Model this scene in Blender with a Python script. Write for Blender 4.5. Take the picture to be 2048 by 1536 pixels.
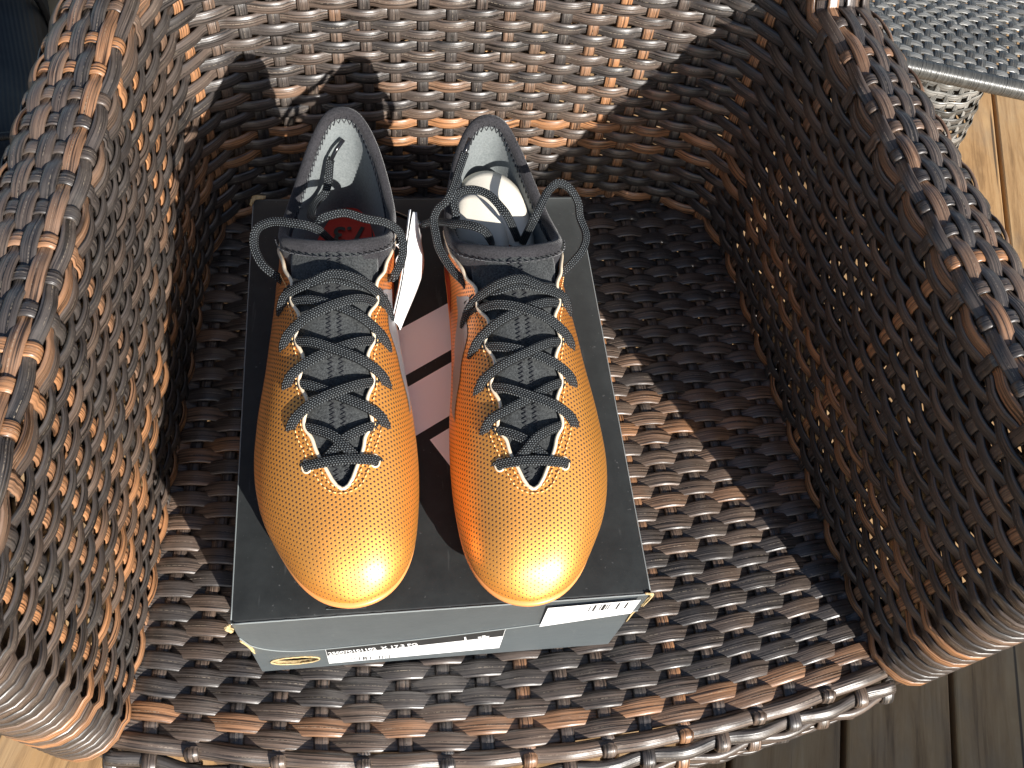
import bpy, bmesh, math, random
import numpy as np
from mathutils import Matrix, Vector

for o in list(bpy.data.objects):
    bpy.data.objects.remove(o, do_unlink=True)
SC = bpy.context.scene
COL = SC.collection
RNG = random.Random(7)
R = math.radians

# ------------------------------------------------------------------ camera
cam_d = bpy.data.cameras.new('camera')
cam = bpy.data.objects.new('camera', cam_d)
COL.objects.link(cam)
SC.camera = cam
YAW, PITCH, ROLL = R(-15.891), R(58.595), R(11.553)
fwd = np.array([-math.sin(YAW)*math.cos(PITCH), math.cos(YAW)*math.cos(PITCH), -math.sin(PITCH)])
rt = np.array([math.cos(YAW), math.sin(YAW), 0.0])
upv = np.cross(rt, fwd)
cr, sr = math.cos(ROLL), math.sin(ROLL)
rt, upv = cr*rt + sr*upv, -sr*rt + cr*upv
m = Matrix.Identity(4)
for i in range(3):
    m[i][0] = rt[i]; m[i][1] = upv[i]; m[i][2] = -fwd[i]
m[0][3], m[1][3], m[2][3] = 0.0876, -0.1514, 0.5066
cam.matrix_world = m
cam_d.sensor_width = 36.0
cam_d.lens = 36.0*1800.0/2048.0
cam_d.clip_start = 0.01
cam_d.clip_end = 200.0

# ------------------------------------------------------------------ light
SUN_EL = R(26.0)
SX, SY = 0.46, -0.888                    # horizontal direction towards the sun
world = bpy.data.worlds.new('World')
SC.world = world
world.use_nodes = True
wn = world.node_tree
bg = wn.nodes['Background']
sky = wn.nodes.new('ShaderNodeTexSky')
sky.sky_type = 'NISHITA'
sky.sun_disc = False
sky.sun_elevation = SUN_EL
sky.sun_rotation = math.atan2(SX, SY)
wn.links.new(sky.outputs[0], bg.inputs[0])
bg.inputs[1].default_value = 0.072
sun_d = bpy.data.lights.new('sun', 'SUN')
sun_d.energy = 5.0
sun_d.angle = R(0.5)
sun_d.color = (1.0, 0.965, 0.91)
sun = bpy.data.objects.new('sun', sun_d)
COL.objects.link(sun)
sd = Vector((-SX*math.cos(SUN_EL), -SY*math.cos(SUN_EL), -math.sin(SUN_EL)))
sun.rotation_euler = sd.to_track_quat('-Z', 'Y').to_euler()
sun.location = (1, -2, 2)

SC.view_settings.view_transform = 'Standard'
SC.view_settings.look = 'None'
SC.view_settings.exposure = 0.85
SC.view_settings.gamma = 1.0
SC.view_settings.use_curve_mapping = False

SEAT_Z = -0.1203       # lid top is z = 0
DECK_Z = -0.52
XC = 0.175             # chair's centre line

# ------------------------------------------------------------------ helpers
def A(*v):
    return np.array(v, float)

def unit(v):
    return v/np.maximum(np.linalg.norm(v, axis=-1, keepdims=True), 1e-9)

def empty(name, loc=(0, 0, 0), rz=0.0):
    o = bpy.data.objects.new(name, None)
    o.empty_display_size = 0.05
    o.location = loc
    o.rotation_euler = (0, 0, rz)
    COL.objects.link(o)
    return o

def tag(o, label=None, cat=None, group=None, kind=None):
    if label: o['label'] = label
    if cat: o['category'] = cat
    if group: o['group'] = group
    if kind: o['kind'] = kind
    return o

def mesh(name, v, f, mats, parent=None, smooth=True, st=None, mi=None, col=None):
    v = np.asarray(v, float)
    me = bpy.data.meshes.new(name)
    me.from_pydata(v.tolist(), [], [tuple(int(i) for i in q) for q in f])
    if not isinstance(mats, (list, tuple)):
        mats = [mats]
    for q in mats:
        me.materials.append(q)
    if smooth:
        me.polygons.foreach_set('use_smooth', [True]*len(me.polygons))
    if mi is not None:
        me.polygons.foreach_set('material_index', list(mi))
    if st is not None:
        at = me.attributes.new('st', 'FLOAT_VECTOR', 'POINT')
        at.data.foreach_set('vector', np.asarray(st, np.float32).ravel())
    me.update()
    o = bpy.data.objects.new(name, me)
    COL.objects.link(o)
    if parent is not None:
        o.parent = parent
    if col is not None:
        o.color = col
    return o

def grid_faces(nr, nc, closed=False, off=0):
    f = []
    for i in range(nr-1):
        for j in range(nc if closed else nc-1):
            j2 = (j+1) % nc
            f.append((off+i*nc+j, off+i*nc+j2, off+(i+1)*nc+j2, off+(i+1)*nc+j))
    return f

def catmull(pts, n, closed=False):
    """n samples per span through the control points"""
    p = np.asarray(pts, float)
    N = len(p)
    out = []
    spans = N if closed else N-1
    for i in range(spans):
        if closed:
            p0, p1, p2, p3 = p[(i-1) % N], p[i], p[(i+1) % N], p[(i+2) % N]
        else:
            p1, p2 = p[i], p[i+1]
            p0 = p[i-1] if i > 0 else 2*p1-p2
            p3 = p[i+2] if i+2 < N else 2*p2-p1
        for k in range(n):
            t = k/n
            out.append(0.5*((2*p1)+(-p0+p2)*t+(2*p0-5*p1+4*p2-p3)*t*t+(-p0+3*p1-3*p2+p3)*t**3))
    if not closed:
        out.append(p[-1])
    return np.array(out)

def resample(P, n):
    d = np.concatenate([[0], np.cumsum(np.linalg.norm(np.diff(P, axis=0), axis=1))])
    t = np.linspace(0, d[-1], n)
    return np.stack([np.interp(t, d, P[:, k]) for k in range(P.shape[1])], 1)

def arclen(P):
    return np.concatenate([[0], np.cumsum(np.linalg.norm(np.diff(P, axis=0), axis=1))])

def profile_flat(w, h, n=10, sq=0.75, ye=0.9):
    """half-round ribbon section: (side, up) pairs"""
    a = np.linspace(0, 2*math.pi, n, endpoint=False)
    x = np.sign(np.cos(a))*np.abs(np.cos(a))**sq*w/2
    y = np.sign(np.sin(a))*np.abs(np.sin(a))**ye*h/2
    y = np.where(y < 0, y*0.6, y)
    return np.stack([x, y], 1)

def sweep(P, N, prof, scale=None, closed=False):
    """sweep a closed section along P with surface normals N -> verts, faces, st"""
    P = np.asarray(P, float)
    if closed:
        T = np.roll(P, -1, 0)-np.roll(P, 1, 0)
    else:
        T = np.gradient(P, axis=0)
    T = unit(T)
    N = np.broadcast_to(np.asarray(N, float), P.shape)
    N = unit(N - (N*T).sum(1, keepdims=True)*T)
    B = np.cross(T, N)
    K = len(prof)
    sc = np.ones(len(P)) if scale is None else np.asarray(scale)
    V = P[:, None, :] + B[:, None, :]*(prof[None, :, 0:1]*sc[:, None, None]) + N[:, None, :]*prof[None, :, 1:2]*sc[:, None, None]
    s = arclen(P)
    st = np.zeros((len(P), K, 3))
    st[:, :, 0] = s[:, None]
    st[:, :, 1] = prof[None, :, 0]
    st[:, :, 2] = prof[None, :, 1]
    f = grid_faces(len(P), K, True)
    n = len(P)
    if closed:
        f += [((n-1)*K+j, (n-1)*K+(j+1) % K, (j+1) % K, j) for j in range(K)]
    else:
        f.append(tuple(range(K))[::-1])
        f.append(tuple((n-1)*K+j for j in range(K)))
    return V.reshape(-1, 3), f, st.reshape(-1, 3)

class MB:
    def __init__(self):
        self.v = []; self.f = []; self.st = []; self.n = 0; self.mi = []
    def add(self, v, f, st=None, mi=0):
        v = np.asarray(v, float)
        self.v.append(v)
        self.f += [tuple(i+self.n for i in q) for q in f]
        self.mi += [mi]*len(f)
        self.st.append(np.zeros((len(v), 3)) if st is None else np.asarray(st))
        self.n += len(v)
        return self
    def box(self, lo, hi, mi=0):
        x0, y0, z0 = lo; x1, y1, z1 = hi
        v = [(x0, y0, z0), (x1, y0, z0), (x1, y1, z0), (x0, y1, z0), (x0, y0, z1), (x1, y0, z1), (x1, y1, z1), (x0, y1, z1)]
        f = [(0, 3, 2, 1), (4, 5, 6, 7), (0, 1, 5, 4), (1, 2, 6, 5), (2, 3, 7, 6), (3, 0, 4, 7)]
        return self.add(v, f, None, mi)
    def tube(self, P, r, n=8, N=(0.01, 0.02, 1), mi=0, closed=False):
        a = np.linspace(0, 2*math.pi, n, endpoint=False)
        pr = np.stack([np.cos(a)*r, np.sin(a)*r], 1)
        v, f, st = sweep(P, A(*N), pr, closed=closed)
        return self.add(v, f, st, mi)
    def build(self, name, mats, parent=None, smooth=True, col=None):
        return mesh(name, np.concatenate(self.v), self.f, mats, parent, smooth, np.concatenate(self.st), self.mi, col)

def smoothstep(a, b, x):
    t = np.clip((x-a)/(b-a), 0, 1)
    return t*t*(3-2*t)

# ------------------------------------------------------------------ materials
class NT:
    def __init__(self, name):
        self.m = bpy.data.materials.new(name)
        self.m.use_nodes = True
        self.t = self.m.node_tree
        self.b = self.t.nodes['Principled BSDF']
    def n(self, typ, **kw):
        o = self.t.nodes.new('ShaderNode'+typ)
        for k, v in kw.items():
            setattr(o, k, v)
        return o
    def l(self, a, b):
        self.t.links.new(a, b)
    def val(self, sock, v):
        if hasattr(v, 'is_linked') or hasattr(v, 'links'):
            self.l(v, sock)
        else:
            sock.default_value = v
    def math(self, op, a, b=0.0, c=0.0, clamp=False):
        o = self.n('Math', operation=op)
        o.use_clamp = clamp
        for i, q in enumerate((a, b, c)):
            self.val(o.inputs[i], q)
        return o.outputs[0]
    def mix(self, fac, a, b, blend='MIX'):
        o = self.n('Mix', data_type='RGBA')
        o.blend_type = blend
        self.val(o.inputs[0], fac)
        for i, q in ((6, a), (7, b)):
            if isinstance(q, tuple):
                o.inputs[i].default_value = (*q[:3], 1)
            else:
                self.l(q, o.inputs[i])
        return o.outputs[2]
    def st(self):
        return self.n('Attribute', attribute_name='st').outputs['Vector']
    def obj(self):
        return self.n('TexCoord').outputs['Object']
    def scale(self, vec, s):
        o = self.n('Mapping')
        self.l(vec, o.inputs[0])
        o.inputs['Scale'].default_value = s
        return o.outputs[0]
    def noise(self, vec, sc, det=3.0, rough=0.6):
        o = self.n('TexNoise')
        self.l(vec, o.inputs['Vector'])
        o.inputs['Scale'].default_value = sc
        o.inputs['Detail'].default_value = det
        o.inputs['Roughness'].default_value = rough
        return o.outputs[0]
    def ramp(self, fac, stops, interp='LINEAR'):
        o = self.n('ValToRGB')
        o.color_ramp.interpolation = interp
        e = o.color_ramp.elements
        while len(e) < len(stops):
            e.new(0.5)
        for q, (p, c) in zip(e, stops):
            q.position = p
            q.color = (*c, 1) if len(c) == 3 else c
        self.l(fac, o.inputs[0])
        return o.outputs[0]
    def bump(self, h, dist=0.001, strength=0.5):
        o = self.n('Bump')
        o.inputs['Strength'].default_value = strength
        o.inputs['Distance'].default_value = dist
        self.l(h, o.inputs['Height'])
        self.l(o.outputs[0], self.b.inputs['Normal'])
    def set(self, color=None, rough=None, metal=None, spec=None):
        for k, v in (('Base Color', color), ('Roughness', rough), ('Metallic', metal), ('Specular IOR Level', spec)):
            if v is None: continue
            if isinstance(v, tuple):
                self.b.inputs[k].default_value = (*v[:3], 1)
            else:
                self.val(self.b.inputs[k], v)
        return self.m

def plain(name, c, rough=0.6, metal=0.0, spec=0.5):
    return NT(name).set(c, rough, metal, spec)

def wicker_material(name, dark, mid, light, rough=0.36, spec=0.75):
    q = NT(name)
    st = q.st()
    info = q.n('ObjectInfo')
    sep = q.n('SeparateColor'); q.l(info.outputs['Color'], sep.inputs[0])
    rnd = sep.outputs[0]
    rnd2 = sep.outputs[1]
    off = q.n('CombineXYZ')
    q.l(q.math('MULTIPLY', rnd2, 37.0), off.inputs[1])
    add = q.n('VectorMath', operation='ADD')
    q.l(q.scale(st, (1, 0, 0)), add.inputs[0]); q.l(off.outputs[0], add.inputs[1])
    slow = q.noise(add.outputs[0], 7.0, 2.0, 0.5)
    tone = q.math('ADD', rnd, q.math('MULTIPLY', q.math('SUBTRACT', slow, 0.5), 0.62))
    base = q.ramp(tone, [(0.25, dark), (0.52, mid), (0.8, light)])
    add2 = q.n('VectorMath', operation='ADD')
    q.l(q.scale(st, (16, 820, 0)), add2.inputs[0]); q.l(off.outputs[0], add2.inputs[1])
    streak = q.noise(add2.outputs[0], 1.0, 2.0, 0.55)
    k = q.ramp(streak, [(0.38, (0.16, 0.145, 0.13)), (0.46, (0.85, 0.84, 0.83)), (0.62, (1.55, 1.5, 1.45))])
    c = q.mix(1.0, base, k, 'MULTIPLY')
    # dashed grain along the strand's crest, highlight painted in, and dark pores beside it
    sp = q.n('SeparateXYZ'); q.l(st, sp.inputs[0])
    add3 = q.n('VectorMath', operation='ADD')
    q.l(q.scale(st, (300, 500, 0)), add3.inputs[0]); q.l(off.outputs[0], add3.inputs[1])
    dash = q.noise(add3.outputs[0], 1.0, 2.0, 0.6)
    ctr = q.math('ADD', q.math('MULTIPLY', rnd2, 0.0022), -0.0011)
    line = q.math('SUBTRACT', 1.0, q.math('DIVIDE', q.math('ABSOLUTE', q.math('SUBTRACT', sp.outputs[1], ctr)), 0.00034), clamp=True)
    seg = q.math('GREATER_THAN', q.math('FRACT', q.math('ADD', q.math('DIVIDE', sp.outputs[0], 0.0041), q.math('MULTIPLY', dash, 3.2))), 0.5)
    dm = q.math('MULTIPLY', q.math('MULTIPLY', line, seg), q.math('GREATER_THAN', sp.outputs[2], 0.0))
    patchy = q.ramp(q.noise(add.outputs[0], 60.0, 2.0, 0.6), [(0.40, (0, 0, 0)), (0.62, (1, 1, 1))])
    c = q.mix(q.math('MULTIPLY', q.math('MULTIPLY', dm, patchy), 0.55), c, (0.46, 0.38, 0.28))
    line2 = q.math('SUBTRACT', 1.0, q.math('DIVIDE', q.math('ABSOLUTE', q.math('SUBTRACT', sp.outputs[1], q.math('ADD', ctr, 0.0011))), 0.0003), clamp=True)
    c = q.mix(q.math('MULTIPLY', q.math('MULTIPLY', line2, dash), 1.2, clamp=True), c, (0.012, 0.009, 0.008))
    dust = q.noise(q.obj(), 45.0, 4.0, 0.7)
    c = q.mix(q.math('MULTIPLY', q.math('SUBTRACT', dust, 0.45, clamp=True), 0.35), c, (0.30, 0.27, 0.23))
    q.bump(q.math('ADD', streak, q.math('MULTIPLY', dash, 0.25)), 0.0007, 0.6)
    r = q.math('ADD', rough-0.06, q.math('MULTIPLY', streak, 0.16))
    return q.set(c, r, 0.0, spec)

M = {}
M['wicker'] = wicker_material('brown_wicker', (0.042, 0.036, 0.0335), (0.105, 0.072, 0.053), (0.29, 0.140, 0.064))
M['grey_wicker'] = wicker_material('grey_wicker', (0.05, 0.051, 0.048), (0.09, 0.09, 0.085), (0.20, 0.20, 0.19), 0.30, 0.7)

def deck_material():
    q = NT('deck_wood')
    st = q.st()
    info = q.n('ObjectInfo')
    sep = q.n('SeparateColor'); q.l(info.outputs['Color'], sep.inputs[0])
    off = q.n('CombineXYZ'); q.l(q.math('MULTIPLY', sep.outputs[0], 51.0), off.inputs[2])
    add = q.n('VectorMath', operation='ADD')
    q.l(q.scale(st, (5, 55, 0)), add.inputs[0]); q.l(off.outputs[0], add.inputs[1])
    warp = q.noise(add.outputs[0], 0.6, 2, 0.5)
    w2 = q.n('VectorMath', operation='ADD')
    q.l(add.outputs[0], w2.inputs[0])
    cw = q.n('CombineXYZ'); q.l(q.math('MULTIPLY', warp, 2.2), cw.inputs[1]); q.l(cw.outputs[0], w2.inputs[1])
    g = q.noise(w2.outputs[0], 1.0, 5, 0.7)
    c = q.ramp(g, [(0.28, (0.20, 0.115, 0.05)), (0.47, (0.44, 0.27, 0.125)), (0.62, (0.53, 0.345, 0.17)), (0.8, (0.60, 0.42, 0.23))])
    tone = q.ramp(sep.outputs[1], [(0, (0.78, 0.78, 0.80)), (1, (1.06, 1.0, 0.94))])
    c = q.mix(1.0, c, tone, 'MULTIPLY')
    blot = q.noise(q.scale(st, (7, 14, 0)), 1.0, 4, 0.65)
    c = q.mix(q.math('MULTIPLY', q.math('SUBTRACT', blot, 0.48, clamp=True), 1.6), c, (0.24, 0.20, 0.15))
    addc = q.n('VectorMath', operation='ADD')
    q.l(q.scale(st, (1.6, 95, 0)), addc.inputs[0]); q.l(off.outputs[0], addc.inputs[1])
    crk = q.ramp(q.noise(addc.outputs[0], 1.0, 1.0, 0.4), [(0.70, (0, 0, 0)), (0.735, (1, 1, 1))])
    c = q.mix(q.math('MULTIPLY', crk, 0.8), c, (0.03, 0.024, 0.02))
    q.bump(g, 0.0012, 0.5)
    return q.set(c, 0.62, 0, 0.35)
M['deck'] = deck_material()

def card_material():
    q = NT('black_card')
    v = q.obj()
    n1 = q.noise(v, 60, 5, 0.7)
    n2 = q.noise(v, 9, 3, 0.6)
    c = q.ramp(n1, [(0.35, (0.011, 0.012, 0.0122)), (0.7, (0.021, 0.023, 0.023))])
    c = q.mix(q.math('MULTIPLY', q.math('SUBTRACT', n2, 0.5, clamp=True), 0.5), c, (0.06, 0.062, 0.062))
    scr = q.ramp(q.noise(q.scale(v, (160, 22, 60)), 1.0, 3, 0.6), [(0.66, (0, 0, 0)), (0.72, (1, 1, 1))])
    spk = q.ramp(q.noise(v, 420, 2, 0.5), [(0.70, (0, 0, 0)), (0.76, (1, 1, 1))])
    c = q.mix(q.math('MULTIPLY', scr, 0.35), c, (0.07, 0.072, 0.072))
    c = q.mix(q.math('MULTIPLY', spk, 0.5), c, (0.13, 0.13, 0.13))
    q.bump(n1, 0.0004, 0.3)
    q.b.inputs['Sheen Weight'].default_value = 1.0
    q.b.inputs['Sheen Roughness'].default_value = 0.38
    q.b.inputs['Sheen Tint'].default_value = (0.9, 1.0, 1.0, 1)
    return q.set(c, q.math('ADD', 0.44, q.math('MULTIPLY', n2, 0.14)), 0, 0.3)
M['card'] = card_material()

def board_material():
    q = NT('raw_board')
    n1 = q.noise(q.obj(), 400, 4, 0.7)
    c = q.ramp(n1, [(0.3, (0.40, 0.28, 0.12)), (0.7, (0.66, 0.52, 0.30))])
    q.bump(n1, 0.0006, 0.6)
    return q.set(c, 0.85, 0, 0.2)
M['board'] = board_material()
M['print_white'] = plain('print_white', (0.86, 0.89, 0.95), 0.45)
M['label_white'] = plain('label_white', (0.82, 0.82, 0.82), 0.45)
M['ink'] = plain('ink', (0.02, 0.02, 0.02), 0.5)
M['tag_white'] = plain('tag_white', (0.85, 0.85, 0.84), 0.4)

def upper_material():
    q = NT('copper_upper')
    st = q.st()
    sep = q.n('SeparateXYZ'); q.l(st, sep.inputs[0])
    a, b, wgt = sep.outputs[0], sep.outputs[1], sep.outputs[2]
    p = 0.0043
    def lat(sh):
        x = q.math('SUBTRACT', q.math('FRACT', q.math('ADD', q.math('DIVIDE', a, p), sh)), 0.5)
        y = q.math('SUBTRACT', q.math('FRACT', q.math('ADD', q.math('DIVIDE', b, p*0.63), sh)), 0.5)
        x = q.math('MULTIPLY', x, p); y = q.math('MULTIPLY', y, p*0.63)
        return q.math('SQRT', q.math('ADD', q.math('MULTIPLY', x, x), q.math('MULTIPLY', y, y)))
    d = q.math('MINIMUM', lat(0.0), lat(0.5))
    rad = q.math('ADD', 0.00036, q.math('MULTIPLY', wgt, 0.00030))
    dot = q.math('DIVIDE', q.math('SUBTRACT', q.math('ADD', rad, 0.00012), d), 0.00024, clamp=True)
    dot = q.math('MULTIPLY', dot, q.math('GREATER_THAN', wgt, 0.02))
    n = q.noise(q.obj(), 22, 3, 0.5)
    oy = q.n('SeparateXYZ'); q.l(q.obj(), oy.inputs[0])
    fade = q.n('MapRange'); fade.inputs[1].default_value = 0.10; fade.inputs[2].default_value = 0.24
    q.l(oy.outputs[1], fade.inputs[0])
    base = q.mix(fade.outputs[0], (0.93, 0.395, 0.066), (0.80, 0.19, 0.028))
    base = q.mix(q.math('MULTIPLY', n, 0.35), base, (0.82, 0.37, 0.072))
    c = q.mix(dot, base, (0.045, 0.012, 0.002))
    q.bump(q.math('ADD', q.math('MULTIPLY', dot, -0.5), q.math('MULTIPLY', n, 2.0)), 0.0005, 0.35)
    rr = q.math('ADD', q.math('ADD', 0.43, q.math('MULTIPLY', n, 0.08)), q.math('MULTIPLY', dot, 0.4))
    m_ = q.set(c, rr, q.math('SUBTRACT', 0.74, q.math('MULTIPLY', dot, 0.65)), 0.5)
    q.b.inputs['Coat Weight'].default_value = 0.75
    q.b.inputs['Coat IOR'].default_value = 1.6
    q.b.inputs['Coat Roughness'].default_value = 0.42
    return m_
M['upper'] = upper_material()
M['trim'] = plain('cream_trim', (0.80, 0.66, 0.48), 0.4, 0.1)
M['stitch'] = plain('gold_thread', (0.85, 0.52, 0.22), 0.4, 0.3)
M['sole'] = plain('sole_plate', (0.80, 0.32, 0.10), 0.35, 0.1)
M['stud'] = plain('dark_stud', (0.03, 0.03, 0.032), 0.4)
M['silver'] = plain('silver_print', (0.30, 0.30, 0.31), 0.38, 0.5)
M['redprint'] = plain('red_print', (0.45, 0.06, 0.02), 0.4, 0.2)

def knit_material(name, c0, c1, sc=900.0, rough=0.85, bump=0.0006):
    q = NT(name)
    v = q.obj()
    n1 = q.noise(v, sc, 3, 0.7)
    n2 = q.noise(v, 55, 3, 0.6)
    c = q.ramp(q.math('ADD', q.math('MULTIPLY', n1, 0.75), q.math('MULTIPLY', n2, 0.25)), [(0.36, c0), (0.62, c1)])
    q.bump(n1, bump, 0.8)
    q.b.inputs['Sheen Weight'].default_value = 0.25
    q.b.inputs['Sheen Roughness'].default_value = 0.4
    return q.set(c, rough, 0, 0.25)
M['tongue'] = knit_material('tongue_knit', (0.014, 0.015, 0.016), (0.066, 0.070, 0.070))
M['collar'] = knit_material('collar_knit', (0.011, 0.0105, 0.012), (0.038, 0.036, 0.040), 1100)
M['lining'] = knit_material('lining', (0.13, 0.145, 0.145), (0.19, 0.205, 0.205), 700, 0.8, 0.0002)
M['thread'] = plain('black_thread', (0.035, 0.035, 0.04), 0.45)
M['insole'] = plain('red_insole', (0.74, 0.045, 0.025), 0.7)
M['stuff_card'] = plain('cream_card', (0.66, 0.61, 0.52), 0.7)
M['blue_card'] = plain('blue_card', (0.16, 0.22, 0.52), 0.6)

def lace_material():
    q = NT('black_lace')
    st = q.st()
    sep = q.n('SeparateXYZ'); q.l(st, sep.inputs[0])
    s, t = sep.outputs[0], sep.outputs[1]
    k = 2*math.pi/0.0016
    h1 = q.math('SINE', q.math('ADD', q.math('MULTIPLY', s, k), q.math('MULTIPLY', q.math('ABSOLUTE', t), k*0.8)))
    h2 = q.math('SINE', q.math('MULTIPLY', t, 2*math.pi/0.0011))
    h = q.math('MULTIPLY', q.math('ADD', h1, 1.0), q.math('ADD', h2, 1.0))
    n = q.noise(q.scale(st, (900, 900, 900)), 1.0, 2, 0.6)
    c = q.ramp(q.math('ADD', q.math('MULTIPLY', h, 0.16), q.math('MULTIPLY', n, 0.5)),
               [(0.30, (0.006, 0.007, 0.008)), (0.58, (0.022, 0.024, 0.027)), (0.80, (0.24, 0.27, 0.285))])
    q.bump(h, 0.0007, 0.8)
    return q.set(c, 0.55, 0, 0.4)
M['lace'] = lace_material()
M['aglet'] = plain('aglet', (0.012, 0.012, 0.014), 0.18)
M['string'] = plain('clear_loop', (0.8, 0.8, 0.8), 0.3)

def bag_material():
    q = NT('black_canvas')
    v = q.obj()
    w = q.n('TexWave'); q.l(v, w.inputs['Vector']); w.inputs['Scale'].default_value = 60
    n = q.noise(v, 30, 3, 0.6)
    c = q.ramp(n, [(0.3, (0.006, 0.006, 0.007)), (0.7, (0.014, 0.015, 0.016))])
    q.bump(w.outputs[1], 0.001, 0.5)
    return q.set(c, 0.6, 0, 0.35)
M['bag'] = bag_material()
M['tube_metal'] = plain('frame_metal', (0.03, 0.026, 0.024), 0.45)
M['soil'] = plain('dark_ground', (0.03, 0.028, 0.024), 0.95)

# ------------------------------------------------------------------ deck
deck = tag(mesh('ground', [(-6, -6, DECK_Z-0.14), (6, -6, DECK_Z-0.14), (6, 6, DECK_Z-0.14), (-6, 6, DECK_Z-0.14)], [(0, 1, 2, 3)], M['soil'], smooth=False), kind='structure')
floor = tag(empty('deck', (0.577, -0.055, DECK_Z)), kind='structure')
da = unit(A(0.31, 0.95))
floor.rotation_euler = (0, 0, math.atan2(da[1], da[0]))
PW, GAP = 0.1205, 0.0068
PITCHP = PW+GAP
def plank_mesh(L, w, h):
    b = 0.003
    ys = [-w/2, -w/2+b*0.35, -w/2+b, w/2-b, w/2-b*0.35, w/2]
    zs = [-b, -b*0.35, 0, 0, -b*0.35, -b]
    prof = [(y, z) for y, z in zip(ys, zs)] + [(w/2, -h), (-w/2, -h)]
    v, st = [], []
    for x in (-L/2, L/2):
        for y, z in prof:
            v.append((x, y, z)); st.append((x, y, z))
    K = len(prof)
    f = [(j, (j+1) % K, K+(j+1) % K, K+j) for j in range(K)]
    f += [tuple(range(K))[::-1], tuple(range(K, 2*K))]
    return v, f, st
pv, pf, pst = plank_mesh(4.2, PW, 0.032)
first = None
for i in range(-11, 12):
    if first is None:
        o = mesh('plank', pv, pf, M['deck'], floor, False, pst)
        first = o
    else:
        o = first.copy(); COL.objects.link(o)
    o.location = (0.7, i*PITCHP+PITCHP/2, RNG.uniform(-0.001, 0.001))
    o.color = (RNG.random(), RNG.random(), 0, 1)
for x in (-0.9, -0.3, 0.3, 0.9, 1.5, 2.1):
    jm = MB().box((x-0.022, -11.5*PITCHP, -0.125), (x+0.022, 11.5*PITCHP, -0.034))
    j = jm.build('joist', M['deck'], floor, False)

# ------------------------------------------------------------------ wicker armchair
chair = tag(empty('wicker_armchair', (XC, 0.2, DECK_Z)),
            'brown wicker armchair with woven seat holding the black shoe box', 'armchair')
CH = A(XC, 0.2, DECK_Z)
def cpart(name, v, f, mat, st, tone=None, smooth=True):
    t = RNG.random() if tone is None else tone
    return mesh(name, np.asarray(v)-CH, f, mat, chair, smooth, st, None, (t, RNG.random(), RNG.random(), 1))

half = A((.258, -.022), (.250, .06), (.243, .15), (.237, .24), (.2325, .31), (.2285, .352), (.217, .388), (.190, .409), (.15, .419), (.10, .424), (.05, .4265), (0, .427))
h3 = half.reshape(-1, 2)
ctrl = np.concatenate([np.stack([-h3[:, 0], h3[:, 1]], 1), h3[::-1][1:]])
PLAN = resample(catmull(ctrl, 12), 600)
PS = arclen(PLAN)
ULEN = PS[-1]
def plan(u):
    """inner wall at seat level: xy (centred on the chair), outward normal, back weight"""
    u = np.asarray(u, float)
    x = np.interp(u, PS, PLAN[:, 0]); y = np.interp(u, PS, PLAN[:, 1])
    e = 0.004
    dx = np.interp(u+e, PS, PLAN[:, 0])-np.interp(u-e, PS, PLAN[:, 0])
    dy = np.interp(u+e, PS, PLAN[:, 1])-np.interp(u-e, PS, PLAN[:, 1])
    n = unit(np.stack([-dy, dx], -1))       # path runs left front -> back -> right front; left normal = outward
    return x, y, n, smoothstep(0.30, 0.41, y)
LEAN = 0.15
ARM_H = 0.222
def edge_h(u):
    x, y, n, w = plan(u)
    return ARM_H - 0.012*smoothstep(0.06, -0.02, y) + 0.27*smoothstep(0.365, 0.425, y)
def wall(u, z):
    """inner wall point and inward normal, z above the seat"""
    x, y, n, w = plan(u)
    flare = 1+0.035*z/0.22
    P = np.stack([XC+x*flare, y+LEAN*z*w, SEAT_Z+z], -1)
    N = np.stack([-n[..., 0], -n[..., 1], np.full_like(x, 0.04)+LEAN*w*0.9], -1)
    return P, unit(N)
NSTK = 58
DU = ULEN/NSTK
ROWP = 0.0089
prof_row = profile_flat(0.0096, 0.0036, 12, 0.75, 0.9)
prof_stk = profile_flat(0.0092, 0.0026, 10, 0.65, 0.8)
AMP = 0.0029
def jit(n, a, k=9):
    q = [RNG.uniform(-a, a) for _ in range(max(2, n//k)+2)]
    return np.interp(np.linspace(0, len(q)-1, n), range(len(q)), q)

def curl(u0, sgn):
    """extra samples that wrap a row round the vertical front post"""
    r = 0.024
    out = []
    x, y, n, w = plan(u0)
    t = A(-n[1], n[0]) if sgn < 0 else A(n[1], -n[0])
    # heading towards the front of the chair
    if t[1] > 0: t = -t
    c = A(x, y)+n*r
    for a in np.linspace(0.12, math.pi*0.95, 9):
        out.append((c + (-n*math.cos(a)+t*math.sin(a))*r, (-n*math.cos(a)+t*math.sin(a))))
    return out

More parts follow.
